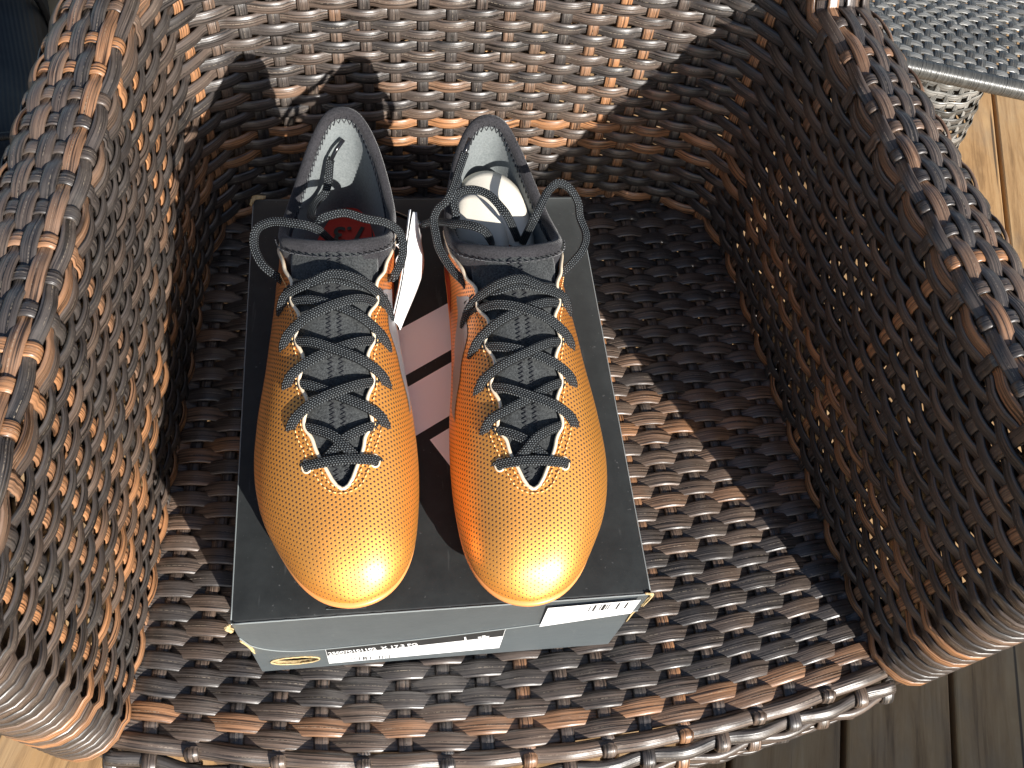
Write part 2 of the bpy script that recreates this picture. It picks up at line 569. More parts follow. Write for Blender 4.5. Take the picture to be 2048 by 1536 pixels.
# horizontal wall rows
nrow = int(0.47/ROWP)
TONES = [0.10, 0.16, 0.22, 0.27, 0.3, 0.36, 0.46, 0.58, 0.78, 0.92]
def tone():
    return min(1.0, max(0.0, RNG.choice(TONES)+RNG.uniform(-0.08, 0.08)))
UU = np.linspace(0, ULEN, NSTK*6+1)
EH = edge_h(UU)
for j in range(nrow):
    z = 0.002+j*ROWP
    ok = EH > z+0.004
    if not ok.any():
        continue
    idx = np.where(ok)[0]
    full = idx[0] == 0
    u = UU[idx[0]:idx[-1]+1]
    P, N = wall(u, np.full_like(u, z))
    ph = np.cos(math.pi*(u/DU+j))
    off = (0.0021+(AMP-0.0021)*smoothstep(0.30, 0.40, P[:, 1]))*np.sign(ph)*np.abs(ph)**0.65
    P = P + N*off[:, None]
    P[:, 2] += jit(len(u), 0.0009)
    if full:
        pre, post = [], []
        for sgn, u0, lst in ((-1, 0.0, pre), (1, ULEN, post)):
            sc = 1+0.035*z/0.22
            for p2, nn in curl(u0, sgn):
                lst.append((A(XC+p2[0]*sc, p2[1], SEAT_Z+z), A(nn[0], nn[1], 0)))
        pre = pre[::-1]
        P = np.concatenate([[q[0] for q in pre], P, [q[0] for q in post]])
        N = np.concatenate([[q[1] for q in pre], N, [q[1] for q in post]])
    wsc = 0.84+0.18*smoothstep(0.30, 0.40, P[:, 1])
    v, f, st = sweep(P, N, prof_row, wsc)
    cpart('wall_strand', v, f, M['wicker'], st, tone())

# rolled rim over the arms and up the back's sides
def rim(u, al, lift=0.0):
    h = edge_h(u)
    P, N = wall(u, h)
    e = 0.004
    T = unit(wall(u+e, edge_h(u+e))[0]-wall(u-e, edge_h(u-e))[0])
    Bv = np.cross(T, N)
    Bv = Bv*np.sign(Bv[..., 2:3]+1e-6)
    N = unit(np.cross(Bv, T)); N = N*np.sign((N*wall(u, h)[1]).sum(-1, keepdims=True))
    hw, hh = 0.024, 0.014
    al = np.broadcast_to(al, u.shape)
    low = np.maximum(al-math.pi, 0)
    a2 = np.minimum(al, math.pi)
    ca, sa = np.cos(a2), np.maximum(np.sin(a2), 0)
    cs, ss_ = np.sign(ca)*np.abs(ca)**0.62, sa**0.62
    Q = P - N*(hw*(1-cs))[..., None] + Bv*(hh*ss_-low*0.02)[..., None]
    NN = unit(N*(np.sign(ca)*np.abs(ca)**1.38/hw)[..., None] + Bv*(sa**1.38/hh+1e-4)[..., None])
    return Q + NN*np.broadcast_to(lift, u.shape)[..., None], NN
NRIM = 12
RIMP = 0.0076
ALS = np.linspace(-0.02, math.pi+1.4, NRIM)
def rimal(k):       # row index (float) -> angle with roughly even arc spacing
    aa = np.linspace(0, math.pi, 800)
    s = np.concatenate([[0], np.cumsum(np.hypot(np.diff(-0.024*np.sign(np.cos(aa))*np.abs(np.cos(aa))**0.62), np.diff(0.014*np.abs(np.sin(aa))**0.62)))])
    L = k*RIMP
    if L < s[-1]:
        return float(np.interp(L, s, aa))
    return math.pi+(L-s[-1])/0.02
U0, U1 = 0.0, ULEN
prof_rim = profile_flat(0.0086, 0.0028, 12, 0.62, 0.75)
for k in range(NRIM):
    u = UU
    al = rimal(k+0.25)
    ph = np.cos(math.pi*(u/DU+k))
    P, N = rim(u, np.full_like(u, al), 0.0019*np.sign(ph)*np.abs(ph)**0.65)
    P = P + jit(len(u), 0.0006)[:, None]*A(1, 0, 0)
    v, f, st = sweep(P, N, prof_rim)
    cpart('rim_strand', v, f, M['wicker'], st, (0.58, 0.26, 0.50, 0.22, 0.38)[k % 5]+RNG.uniform(-0.1, 0.12))
# uprights: up the wall, over the rim
for i in range(NSTK+1):
    u = i*DU
    if i in (0, NSTK):
        continue
    h = float(edge_h(np.array([u]))[0])
    zz = np.linspace(-0.01, h, max(8, int(h/ROWP*4)))
    P, N = wall(np.full_like(zz, u), zz)
    ph = math.cos(math.pi*i)*np.cos(math.pi*(zz-0.002)/ROWP)
    P = P - N*(0.0009*ph)[:, None]
    kk = np.linspace(0.3, NRIM-0.6, 60)
    al = np.array([rimal(q) for q in kk])
    Q, NN = rim(np.full_like(kk, u), al, 0.0)
    par = math.cos(math.pi*i)*np.cos(math.pi*(kk-0.25))
    Q = Q - NN*(0.0013*par)[:, None]
    keep = np.arange(len(P)) < len(P)-1
    P = np.concatenate([P[keep], Q]); N = np.concatenate([N[keep], NN])
    v, f, st = sweep(P, N, prof_stk)
    cpart('upright_strand', v, f, M['wicker'], st, tone())

# outer skin of the arms and back
def outer(u, z):
    x, y, n, w = plan(u)
    flare = 1+0.035*np.maximum(z, 0)/0.22
    P = np.stack([XC+x*flare+n[..., 0]*0.048, y+LEAN*z*w+n[..., 1]*0.048, SEAT_Z+z], -1)
    return P, np.stack([n[..., 0], n[..., 1], 0*x], -1)
UO = np.linspace(0, ULEN, NSTK*4+1)
EO = edge_h(UO)
prof_out = profile_flat(0.0100, 0.0032, 8)
for j in range(int((0.47+0.24)/0.0092)):
    z = -0.24+j*0.0092
    ok = np.where(EO-0.014 > z)[0]
    if len(ok) < 8: continue
    u = UO[ok[0]:ok[-1]+1]
    P, N = outer(u, np.full_like(u, z))
    P = P+N*(0.0026*np.cos(math.pi*(u/DU+j)))[:, None]
    v, f, st = sweep(P, N, prof_out)
    cpart('outer_strand', v, f, M['wicker'], st, tone())
for i in range(NSTK+1):
    h = float(edge_h(np.array([i*DU]))[0])-0.012
    zz = np.linspace(-0.245, h, 40)
    P, N = outer(np.full_like(zz, i*DU), zz)
    v, f, st = sweep(P, N, prof_stk)
    cpart('outer_upright', v, f, M['wicker'], st, tone())

# ---- seat
def seat_half(y):
    return np.interp(y, h3[:, 1][:6], h3[:, 0][:6])+0.012
SP = 0.0094
def front_y(xn):
    return -0.024-0.036*(1-xn*xn)
RR = 0.020
def seat(a, b):
    """a in -1..1 across, b = distance back from the front edge (negative rolls over the front)"""
    a = np.asarray(a, float); b = np.asarray(b, float)
    fy = front_y(a)
    yb = 0.432-(-0.06)
    k = (0.44-fy)/(0.44+0.06)
    back = np.maximum(b, 0)
    w = 1-np.clip(back/0.30, 0, 1)
    y = -0.06+back + (fy+0.06)*w**1.6
    z = np.full_like(y, SEAT_Z-0.0048)
    N = np.zeros(y.shape+(3,)); N[..., 2] = 1
    fr = np.maximum(-b, 0)
    th = np.minimum(fr/RR, math.pi/2)
    dn = np.maximum(fr-RR*math.pi/2, 0)
    y = y - RR*np.sin(th)
    z = z - RR*(1-np.cos(th)) - dn
    N[..., 1] = -np.sin(th); N[..., 2] = np.cos(th)
    hw = seat_half(np.maximum(y, -0.02))
    x = XC + a*hw
    return np.stack([x, y, z], -1), N
NSS = 21
prof_seat = profile_flat(0.0120, 0.0034, 14, 0.6, 0.65)
prof_tube = profile_flat(0.0120, 0.0085, 12, 0.95)
AA = np.linspace(-1, 1, (NSS-1)*7+1)
SD = 2.0/(NSS-1)
rows = [(b, 0) for b in np.arange(0.006, 0.497, SP)] + [(-0.0055, 1), (-0.019, 1), (-0.0335, 1)] + [(-b, 2) for b in np.arange(0.045, 0.12, SP)]
for j, (b, kind) in enumerate(rows):
    par = round(b/SP) if kind == 0 else (1 + j)
    idx = j if kind == 0 else j
    a = AA
    P, N = seat(a, np.full_like(a, b))
    ph = np.cos(math.pi*((a+1)/SD+idx))
    amp = (0.0029, 0.0020, 0.0026)[kind]
    P = P + N*(amp*np.sign(ph)*np.abs(ph)**0.95)[:, None]
    P[:, 1] += jit(len(a), 0.0008)
    # the band widens where it shows and narrows where it dives
    sc = 0.97+0.05*ph if kind == 0 else None
    v, f, st = sweep(P, N, (prof_seat, prof_tube, prof_seat)[kind], sc)
    band = float(np.interp(j, [0, 2, 4, 12, 16, 22, 26, 34, 50], [0.50, 0.50, 0.24, 0.22, 0.55, 0.60, 0.46, 0.36, 0.30]))
    t = min(0.95, band+RNG.choice((-0.12, -0.05, 0.0, 0.0, 0.06, 0.14))) if kind == 0 else 0.12+0.38*RNG.random()
    cpart('seat_strand', v, f, M['wicker'], st, t)
for i in range(NSS):
    a = -1+i*SD
    bb = np.linspace(0.50, -0.118, 260)
    P, N = seat(np.full_like(bb, a), bb)
    # find which row is near to undulate oppositely
    rb = np.array([r_[0] for r_ in rows]); order = np.argsort(-rb)
    srt = rb[order]; ids = np.arange(len(rows))[order]
    fidx = np.interp(-bb, -srt, ids.astype(float))
    ph = math.cos(math.pi*i)*np.cos(math.pi*fidx)
    am_ = 0.0011+0.0045*smoothstep(0.004, -0.006, bb)*smoothstep(-0.056, -0.044, bb)
    P = P - N*(am_*ph)[:, None]
    v, f, st = sweep(P, N, profile_flat(0.0096, 0.0032, 8))
    cpart('seat_upright', v, f, M['wicker'], st, tone()+0.1)
# frame tubes under the weave, front posts and legs
for sx in (-1, 1):
    x, y, n, w = plan(0.0 if sx < 0 else ULEN)
    c = A(float(x), float(y))+n*0.024
    pm = MB()
    zz = np.linspace(SEAT_Z-0.02, SEAT_Z+ARM_H, 6)
    pm.tube([(XC+c[0]*(1+0.035*(q-SEAT_Z)/0.22), c[1], q) for q in zz], 0.0205, 12, (1, 0, 0))
    o = pm.build('front_post', M['wicker'], None); 
    o.data.transform(Matrix.Translation(Vector(-CH))); o.parent = chair; o.color = (0.5, RNG.random(), 0, 1)
    for yy in (0.0, 0.40):
        pm = MB(); pm.tube([(XC+sx*0.235, yy, q) for q in (DECK_Z+0.001, SEAT_Z-0.10, SEAT_Z-0.012)], 0.017, 12, (1, 0, 0))
        o = pm.build('leg', M['wicker'], None)
        o.data.transform(Matrix.Translation(Vector(-CH))); o.parent = chair; o.color = (0.3, RNG.random(), 0, 1)
    pm = MB(); pm.tube([(XC+sx*0.235, q, SEAT_Z-0.022) for q in (-0.01, 0.2, 0.41)], 0.009, 10)
    o = pm.build('side_rail', M['tube_metal'], None); o.data.transform(Matrix.Translation(Vector(-CH))); o.parent = chair
for yy in (-0.012, 0.40):
    pm = MB(); pm.tube([(XC+q, yy, SEAT_Z-0.022) for q in (-0.235, 0, 0.235)], 0.009, 10)
    o = pm.build('cross_rail', M['tube_metal'], None); o.data.transform(Matrix.Translation(Vector(-CH))); o.parent = chair
# arm core so that the roll is not hollow
for rng in ((0, 0.36), (ULEN-0.36, ULEN)):
    u = np.linspace(rng[0], rng[1], 30)
    P1, N1 = rim(u, np.full_like(u, 0.0)); P2, N2 = rim(u, np.full_like(u, math.pi))
    pm = MB(); pm.tube((P1+P2)/2+A(0, 0, -0.002), 0.010, 10)
    o = pm.build('arm_rail', M['tube_metal'], None); o.data.transform(Matrix.Translation(Vector(-CH))); o.parent = chair

# ------------------------------------------------------------------ shoe box
W_, L_, H_ = 0.24, 0.310, 0.1203
box = tag(empty('shoe_box', (W_/2, L_/2, SEAT_Z)), 'black cardboard shoe box with white stripes standing on the wicker seat', 'shoe box')
BO = A(W_/2, L_/2, SEAT_Z)
def bpart(name, v, f, mats, smooth=False, mi=None, parent=None, st=None):
    return mesh(name, np.asarray(v, float)-BO, f, mats, parent or box, smooth, st, mi)
T = 0.0018
# lid: top sheet with worn, slightly uneven edges and folded lip all round; front lip drops further on the left
nx, ny = 28, 30
def lid_top(x, y):
    e = min(x, W_-x, y, L_-y)
    s = -0.0012*math.exp(-(e/0.004)**2) - 0.0012*math.sin(math.pi*x/W_)*math.sin(math.pi*y/L_)
    s += 0.0010*math.exp(-(((x-0.062)/0.02)**2+((y-0.006)/0.006)**2))
    return s
def ts(n):
    a = np.linspace(0, 1, n); return a + 0.0*a
gx = np.concatenate([[0, 0.006, 0.02], np.linspace(0.04, 0.96, nx), [0.98, 0.994, 1]])*W_
gy = np.concatenate([[0, 0.006, 0.02], np.linspace(0.04, 0.96, ny), [0.98, 0.994, 1]])*L_
v = []; f = []
for y in gy:
    for x in gx:
        v.append((x, y, lid_top(x, y)))
f = grid_faces(len(gy), len(gx))
nt = len(v)
lid = bpart('lid', v, f, M['card'], True)
sm = lid.modifiers.new('t', 'SOLIDIFY'); sm.thickness = T; sm.offset = -1
def lip(name, pts, n, zb, thick=T, corner=None):
    """vertical flap: pts = start and end xy, n outward, zb(t) lower edge"""
    p0, p1 = A(*pts[0]), A(*pts[1]); n = A(*n)
    N = 40
    out = []
    for i in range(N+1):
        t = i/N
        xy = p0+(p1-p0)*t
        out.append((xy, -0.0012-0.0, zb(t)))
    v = []
    for o_ in (0.0, -thick):
        for xy, zt, z_ in out:
            q = xy+n*o_
            zt2 = lid_top(min(max(xy[0], 0), W_), min(max(xy[1], 0), L_))+0.0001
            bulge = 0.0015*math.sin(math.pi*(xy-p0).dot(p1-p0)/((p1-p0).dot(p1-p0)))
            v.append((q[0], q[1], zt2))
            v.append((q[0]+n[0]*bulge, q[1]+n[1]*bulge, z_))
    K = 2*(N+1)
    f = []
    for i in range(N):
        a = 2*i
        f += [(a, a+1, a+3, a+2), (K+a, K+a+2, K+a+3, K+a+1), (a+1, K+a+1, K+a+3, a+3), (a, a+2, K+a+2, K+a)]
    f += [(0, K, K+1, 1), (2*N, 2*N+1, K+2*N+1, K+2*N)]
    return bpart(name, v, f, M['card'], False, parent=None)
def front_zb(t):
    z = -0.0700+0.0365*t**1.15
    c = 0.16                             # rounded tab corner on the left
    if t < c:
        q = 1-t/c
        z += 0.040*(1-math.sqrt(max(0, 1-q*q)))
    return z
lip('lid_flap', ((0.0006, 0), (W_-0.0006, 0)), (0, -1), front_zb)
lip('lid_flap', ((0, L_), (W_, L_)), (0, 1), lambda t: -0.040)
lip('lid_flap', ((0, 0.0005), (0, L_-0.0005)), (-1, 0), lambda t: -0.040)
lip('lid_flap', ((W_, 0.0005), (W_, L_-0.0005)), (1, 0), lambda t: -0.038)
# base tray with the finger hole cut in its front wall
ins = 0.0018
bx0, bx1, by0, by1, bz0, bz1 = ins, W_-ins, ins, L_-ins, -H_+0.0002, -0.004
tray = MB()
tray.box((bx0+T, by0+T, bz0), (bx1-T, by1-T, bz0+T))
tray.box((bx0, by0+T, bz0), (bx0+T, by1-T, bz1))
tray.box((bx1-T, by0+T, bz0), (bx1, by1-T, bz1))
tray.box((bx0, by1-T, bz0), (bx1, by1, bz1))
hx, hz, hw, hh = 0.0255, -0.0965, 0.0150, 0.0085
NA = 40
ring = []
for i in range(NA):
    a = 2*math.pi*i/NA
    ring.append((hx+hw*math.cos(a), hz+hh*math.sin(a)*(1.0 if math.sin(a) < 0 else 0.9)))
outer = []
for i in range(NA):
    a = 2*math.pi*i/NA
    c_, s_ = math.cos(a), math.sin(a)
    lim = min((bx1-hx)/c_ if c_ > 1e-6 else 1e9, (bx0-hx)/c_ if c_ < -1e-6 else 1e9,
              (bz1-hz)/s_ if s_ > 1e-6 else 1e9, (bz0-hz)/s_ if s_ < -1e-6 else 1e9)
    outer.append((hx+c_*lim, hz+s_*lim))
for cx_, cz_ in ((bx0, bz0), (bx1, bz0), (bx1, bz1), (bx0, bz1)):      # square up to the corners
    k = min(range(NA), key=lambda q: abs(math.atan2(math.sin(math.atan2(cz_-hz, cx_-hx)-2*math.pi*q/NA), math.cos(math.atan2(cz_-hz, cx_-hx)-2*math.pi*q/NA))))
    outer[k] = (cx_, cz_)
v = [(x, by0, z) for x, z in ring]+[(x, by0, z) for x, z in outer]+[(x, by0+T, z) for x, z in ring]+[(x, by0+T, z) for x, z in outer]
f = []; mi_ = []
for i in range(NA):
    j = (i+1) % NA
    f += [(i, j, NA+j, NA+i), (2*NA+i, 3*NA+i, 3*NA+j, 2*NA+j), (i, 2*NA+i, 2*NA+j, j), (NA+i, NA+j, 3*NA+j, 3*NA+i)]
tv = np.concatenate(tray.v); off = tray.n
tray_f = list(tray.f)+[tuple(q+off for q in qq) for qq in f]
tmi = [0]*len(tray.f)+[0, 1, 1, 0]*NA
base = bpart('box_base', np.concatenate([tv, np.array(v)]), tray_f, [M['card'], M['board']], False, tmi)
# ragged board rim round the hole, inner flap seen through it
P = [(hx+(hw+0.0003)*math.cos(a), by0-0.0004, hz+(hh+0.0002)*math.sin(a)*(1.0 if math.sin(a) < 0 else 0.9)+RNG.uniform(-0.0004, 0.0004)) for a in np.linspace(0, 2*math.pi, 44, endpoint=False)]
rm = MB(); rm.tube(np.array(P), 0.0006, 6, (0, -1, 0.01), closed=True)
o = rm.build('hole_rim', M['board']); o.data.transform(Matrix.Translation(Vector(-BO))); o.parent = box
fl = MB(); fl.box((0.006, by0+0.012, bz0+0.002), (0.06, by0+0.0135, hz+0.002))
o = fl.build('inner_flap', M['board'], None, False); o.data.transform(Matrix.Translation(Vector(-BO))); o.parent = box
# frayed corners showing raw board
def fray(name, pts, r, n=5):
    mb = MB()
    for k in range(n):
        P = [A(*p)+A(RNG.uniform(-r, r), RNG.uniform(-r, r), RNG.uniform(-r, r))*0.6 for p in pts]
        P = catmull(P, 5)
        mb.tube(P, r*RNG.uniform(0.35, 0.7), 6, (0.3, 1, 0.2))
    o = mb.build(name, M['board']); o.data.transform(Matrix.Translation(Vector(-BO))); o.parent = box
fray('frayed_corner', [(-0.0012, -0.0008, -0.001), (-0.0026, -0.0006, -0.006), (-0.0010, -0.0006, -0.012)], 0.0016, 5)
fray('frayed_corner', [(0.0006, -0.0004, -0.036), (0.0022, 0.001, -0.05), (0.0030, 0.0022, -0.066), (0.0034, 0.0028, -0.074)], 0.0011, 6)
fray('frayed_corner', [(W_-0.004, -0.0004, -0.0005), (W_+0.0006, -0.0006, -0.001), (W_+0.0008, -0.0004, -0.012), (W_-0.0002, -0.0002, -0.024)], 0.0012, 5)
fray('frayed_corner', [(W_-ins+0.0004, ins-0.0006, -0.034), (W_-ins+0.0006, ins-0.0004, -0.048), (W_-ins+0.0002, ins-0.0004, -0.062)], 0.0009, 4)
fray('frayed_corner', [(-0.0006, L_-0.006, -0.0006), (0.0008, L_+0.0004, -0.0004), (0.008, L_+0.0006, -0.0006)], 0.0014, 5)
# creases along the front fold
mb = MB()
mb.tube([(0.052, 0.004, 0.0004), (0.060, 0.008, 0.0008), (0.072, 0.011, 0.0006), (0.080, 0.011, 0.0)], 0.00035, 5)
mb.tube([(0.052, 0.004, 0.0004), (0.062, 0.0032, 0.0009), (0.074, 0.0030, 0.0006)], 0.00035, 5)
o = mb.build('fold_crease', M['card']); o.data.transform(Matrix.Translation(Vector(-BO))); o.parent = box

M['worn'] = plain('worn_card', (0.20, 0.22, 0.22), 0.7)
mb = MB()
ee = np.linspace(0.002, W_-0.002, 60)
mb.tube(np.array([(x, -0.0002, lid_top(x, 0)-0.0001+0.0002*math.sin(x*900)) for x in ee]), 0.00055, 6)
mb.tube(np.array([(0.0002, y, lid_top(0, y)-0.0001) for y in np.linspace(0.002, L_-0.002, 40)]), 0.00045, 6)
mb.tube(np.array([(W_-0.0002, y, lid_top(W_, y)-0.0001) for y in np.linspace(0.002, L_-0.002, 40)]), 0.00045, 6)
tt = np.linspace(0.0, 1.0, 70)
mb.tube(np.array([(0.0006+(W_-0.0012)*t, -0.0003-0.0015*math.sin(math.pi*t), front_zb(t)) for t in tt]), 0.0005, 6, (0, -1, 0.1))
o = mb.build('worn_edge', M['worn']); o.data.transform(Matrix.Translation(Vector(-BO))); o.parent = box

def sheet(name, poly, mat, parent, origin, z=None):
    v = [tuple(A(*p)-origin) for p in poly]
    return mesh(name, v, [tuple(range(len(v)))], mat, parent, False)
# three slanting stripes printed on the lid
d = unit(A(0.855, 0.519)); nrm = A(d[1], -d[0])
def lidz(p): return lid_top(p[0], p[1])+0.00035
def stripe(p0, length, width, cut0=0.0, cut1=0.0):
    N = 24
    v = []
    for i in range(N+1):
        for k in range(7):
            t = i/N; q = A(*p0)+d*(length*t)+nrm*(width*k/6)
            q = q + d*((cut0*(1-t)+cut1*t)*k/6)
            v.append((q[0], q[1], lidz(q)))
    return bpart('printed_stripe', v, grid_faces(N+1, 7)[::1], M['print_white'], False)
stripe((0.116-0.060, 0.108+0.0575), 0.128, 0.0325)
stripe((0.087, 0.1369), 0.108, 0.0325)
stripe((0.116, 0.108), 0.088, 0.0325)
# labels
def front_label(name, x0, x1, zb0, zb1, zt0, zt1, y, mat):
    poly = [(x0, y, zb0), (x1, y, zb1), (x1, y, zt1), (x0, y, zt0)]
    return sheet(name, poly, mat, box, BO)
lab = front_label('lid_label', 0.179, 0.2345, -0.0475, -0.0325, -0.0085, -0.0055, -0.0021, M['label_white'])
bars = [(0.205, .0004), (0.2075, .0011), (0.2115, .0004), (0.2128, .0016), (0.2152, .0004), (0.2165, .0004), (0.2218, .0009), (0.2270, .0009)]
mb = MB()
for x, w in bars:
    t = (x-0.179)/0.0555
    zt = -0.0085+0.003*t-0.0022; zb = zt-0.0115
    mb.add([(x, -0.0024, zb), (x+w, -0.0024, zb), (x+w, -0.0024, zt), (x, -0.0024, zt)], [(0, 1, 2, 3)])
o = mb.build('barcode', M['ink'], None, False); o.data.transform(Matrix.Translation(Vector(-BO))); o.parent = box
yb = by0-0.0003
lab2 = front_label('size_label', 0.046, 0.1595, -0.1120, -0.1060, -0.0700, -0.0560, yb, M['label_white'])
sheet('label_band', [(0.0464, yb-0.0003, -0.0905), (0.1591, yb-0.0003, -0.0755), (0.1591, yb-0.0003, -0.0562), (0.0464, yb-0.0003, -0.0702)], M['ink'], box, BO)
mb = MB()
for x, w in [(0.061, .0003), (0.063, .0003), (0.066, .0006), (0.0685, .0007), (0.0695, .0003), (0.0702, .0008), (0.073, .0006), (0.079, .0006), (0.0808, .0006), (0.083, .0003), (0.0842, .0003), (0.0854, .0006)]:
    mb.add([(x, yb-0.0004, -0.1080), (x+w, yb-0.0004, -0.1080), (x+w, yb-0.0004, -0.1005), (x, yb-0.0004, -0.1005)], [(0, 1, 2, 3)])
o = mb.build('barcode', M['ink'], None, False); o.data.transform(Matrix.Translation(Vector(-BO))); o.parent = box

def text_mesh(name, body, size, mat, mtx, parent, bold=0.0, sx=1.0):
    cu = bpy.data.curves.new(name, 'FONT')
    cu.body = body; cu.size = size; cu.offset = bold; cu.resolution_u = 3
    cu.align_x = 'CENTER'; cu.align_y = 'CENTER'
    tmp = bpy.data.objects.new('tmp_text', cu)
    COL.objects.link(tmp)
    dg = bpy.context.evaluated_depsgraph_get()
    me = bpy.data.meshes.new_from_object(tmp.evaluated_get(dg))
    bpy.data.objects.remove(tmp, do_unlink=True)
    bpy.data.curves.remove(cu)
    me.transform(Matrix.Diagonal((sx, 1, 1, 1)))
    me.transform(mtx)
    me.materials.clear(); me.materials.append(mat)
    me.name = name
    o = bpy.data.objects.new(name, me); COL.objects.link(o); o.parent = parent
    return o
def front_text(body, x, z, size, tilt, sx=1.0):
    mt = Matrix.Translation(Vector((x, yb-0.0006, z))-Vector(BO)) @ Matrix.Rotation(-tilt, 4, 'Y') @ Matrix.Rotation(R(90), 4, 'X')
    return text_mesh('label_text', body, size, M['label_white'], mt, box, 0.0002, sx)
tl = math.atan2(0.013, 0.1127)
front_text('250070101102', 0.0625, -0.0832, 0.0085, tl, 0.60)
front_text('X 17.3 FG', 0.0925, -0.0795, 0.0085, tl, 0.66)
front_text('|', 0.1345, -0.0735, 0.010, tl, 1.0)
mb = MB()
for dx, h_ in ((-0.0022, 0.004), (0.0, 0.006), (0.0022, 0.004)):
    x = 0.1462+dx; z = -0.0755
    mb.add([(x-0.0008, yb-0.0006, z), (x+0.0008, yb-0.0006, z), (x+0.0012+dx*0.2, yb-0.0006, z+h_), (x-0.0012+dx*0.2, yb-0.0006, z+h_)], [(0, 1, 2, 3)])
o = mb.build('label_emblem', M['label_white'], None, False); o.data.transform(Matrix.Translation(Vector(-BO))); o.parent = box

# ------------------------------------------------------------------ football boots
LB = 0.2865
YT = A(-.001, .003, .012, .027, .05, .08, .107, .141, .178, .213, .24, .265, .28, .2855)
XL = A(.004, -.013, -.0245, -.035, -.0465, -.052, -.051, -.0465, -.043, -.041, -.037, -.0275, -.0145, .004)
XR = A(.004, .0205, .031, .0385, .0425, .0440, .0425, .0385, .0345, .0335, .0335, .0295, .0200, .004)
HT = A(.024, .031, .0395, .0470, .0545, .0630, .0705, .0815, .0920, .1000, .1020, .1020, .1020, .1020)
def y2s(y):
    return np.arccos(np.clip(1-2*(np.asarray(y)+.001)/LB, -1, 1))/math.pi
def s2y(s):
    return LB*(1-np.cos(math.pi*np.asarray(s)))/2-.001
ST_ = y2s(YT); ST_[0] = 0; ST_[-1] = 1
def cub(tab, s):
    """monotone-ish cubic through the table, in the station parameter"""
    s = np.asarray(s, float)
    mslope = np.gradient(tab, ST_)
    i = np.clip(np.searchsorted(ST_, s)-1, 0, len(ST_)-2)
    h = ST_[i+1]-ST_[i]; t = (s-ST_[i])/h
    return (2*t**3-3*t**2+1)*tab[i]+(t**3-2*t**2+t)*h*mslope[i]+(-2*t**3+3*t**2)*tab[i+1]+(t**3-t**2)*h*mslope[i+1]
def xc_of(y):
    return np.interp(y, [-.001, .03, .08, .15, .2, .29], [.004, .002, -.001, -.002, -.001, .004])
def z0_of(y):
    return 0.0135+0.008*smoothstep(0.05, -0.005, y)
def hthroat(y):
    """half width of the lacing gap"""
    y = np.asarray(y, float)
    base = np.interp(y, [.052, .054, .058, .064, .072, .085, .10, .135, .165, .19, .205], [0, .0032, .0058, .0085, .0122, .0165, .0180, .0200, .0225, .0255, .029])
    sc = 0.0017*np.sin(2*math.pi*(y-0.082)/0.0242)*smoothstep(.074, .086, y)*smoothstep(.195, .18, y)
    return np.maximum(base+sc, 0)*(y > .052)
PEX, QEX = 0.80, 0.92
def front_pt(s, side, phi):
    """full section point: phi 0 at the sole .. 1 at the ridge"""
    y = s2y(s); xc = xc_of(y)
    xe = cub(XL, s) if side < 0 else cub(XR, s)
    z0 = z0_of(y); h = np.maximum(cub(HT, s), z0+.003)
    a = phi*math.pi/2
    cn = np.cos(a)**PEX; sn = np.sin(a)**QEX
    tuck = 1-0.085*np.clip(1-sn/0.32, 0, 1)**2
    return np.stack([xc+(xe-xc)*cn*tuck, y+0*a, z0+(h-z0)*sn], -1)
XE_Y = A(.16, .185, .205, .235, .262, .278, .2855)
XE_X = A(.029, .031, .0345, .0345, .0265, .0165, .0)
ZE_Y = A(.16, .185, .20, .215, .235, .265, .29)
ZE_Z = A(.078, .078, .073, .064, .056, .060, .066)
def ankle_pt(s, side, psi):
    y = s2y(s); xc = xc_of(y)
    xe = (cub(XL, s) if side < 0 else cub(XR, s))
    xr = xc+side*np.interp(s, y2s(XE_Y), XE_X)
    z0 = z0_of(y); ze = np.interp(y, ZE_Y, ZE_Z)
    k = psi
    bul = np.sin(np.clip(k, 0, 1)*math.pi)**1.0
    x = xe*(1-smoothstep(0.15, 1.0, k))+xr*smoothstep(0.15, 1.0, k)
    tuck = 1-0.06*np.clip(1-k/0.2, 0, 1)**2
    x = xc+(x-xc)*tuck
    return np.stack([x, y+0.004*smoothstep(.25, .2865, y)*np.sin(k*math.pi*0.7), z0+(ze-z0)*k], -1)
def phi_edge(s, side):
    y = s2y(s); xc = xc_of(y)
    xe = np.abs((cub(XL, s) if side < 0 else cub(XR, s))-xc)
    r = np.clip(hthroat(y)/np.maximum(xe, 1e-4), 0, 1)
    return np.arccos(r**(1/PEX))/(math.pi/2)
def upper_pt(s, side, psi):
    """psi 0 at the sole .. 1 at the panel's top edge"""
    s = np.asarray(s, float); psi = np.asarray(psi, float)
    y = s2y(s)
    pf_ = front_pt(s, side, psi*phi_edge(s, side))
    pa = ankle_pt(s, side, psi)
    b = smoothstep(.150, .208, y)[..., None]
    return pf_*(1-b)+pa*b
def top_z(x, y):
    """height of the uncut instep surface at x, y"""
    s = y2s(y); xc = xc_of(y)
    side = np.where(x < xc, -1, 1)
    xe = np.where(side < 0, cub(XL, s), cub(XR, s))
    r = np.clip(np.abs(x-xc)/np.abs(xe-xc), 0, 1)
    a = np.arccos(r**(1/PEX))
    z0 = z0_of(y)
    return z0+(cub(HT, s)-z0)*np.sin(a)**QEX

RIM = A((0, .190, .0915), (.017, .1925, .0905), (.0305, .202, .0840), (.0335, .220, .0735), (.0320, .240, .0690), (.0258, .261, .0790), (.0188, .277, .0905), (.0104, .2865, .1010), (0, .2890, .1045)).reshape(-1, 3)
RIMC = np.concatenate([RIM, (RIM[1:-1]*A(-1, 1, 1))[::-1]])

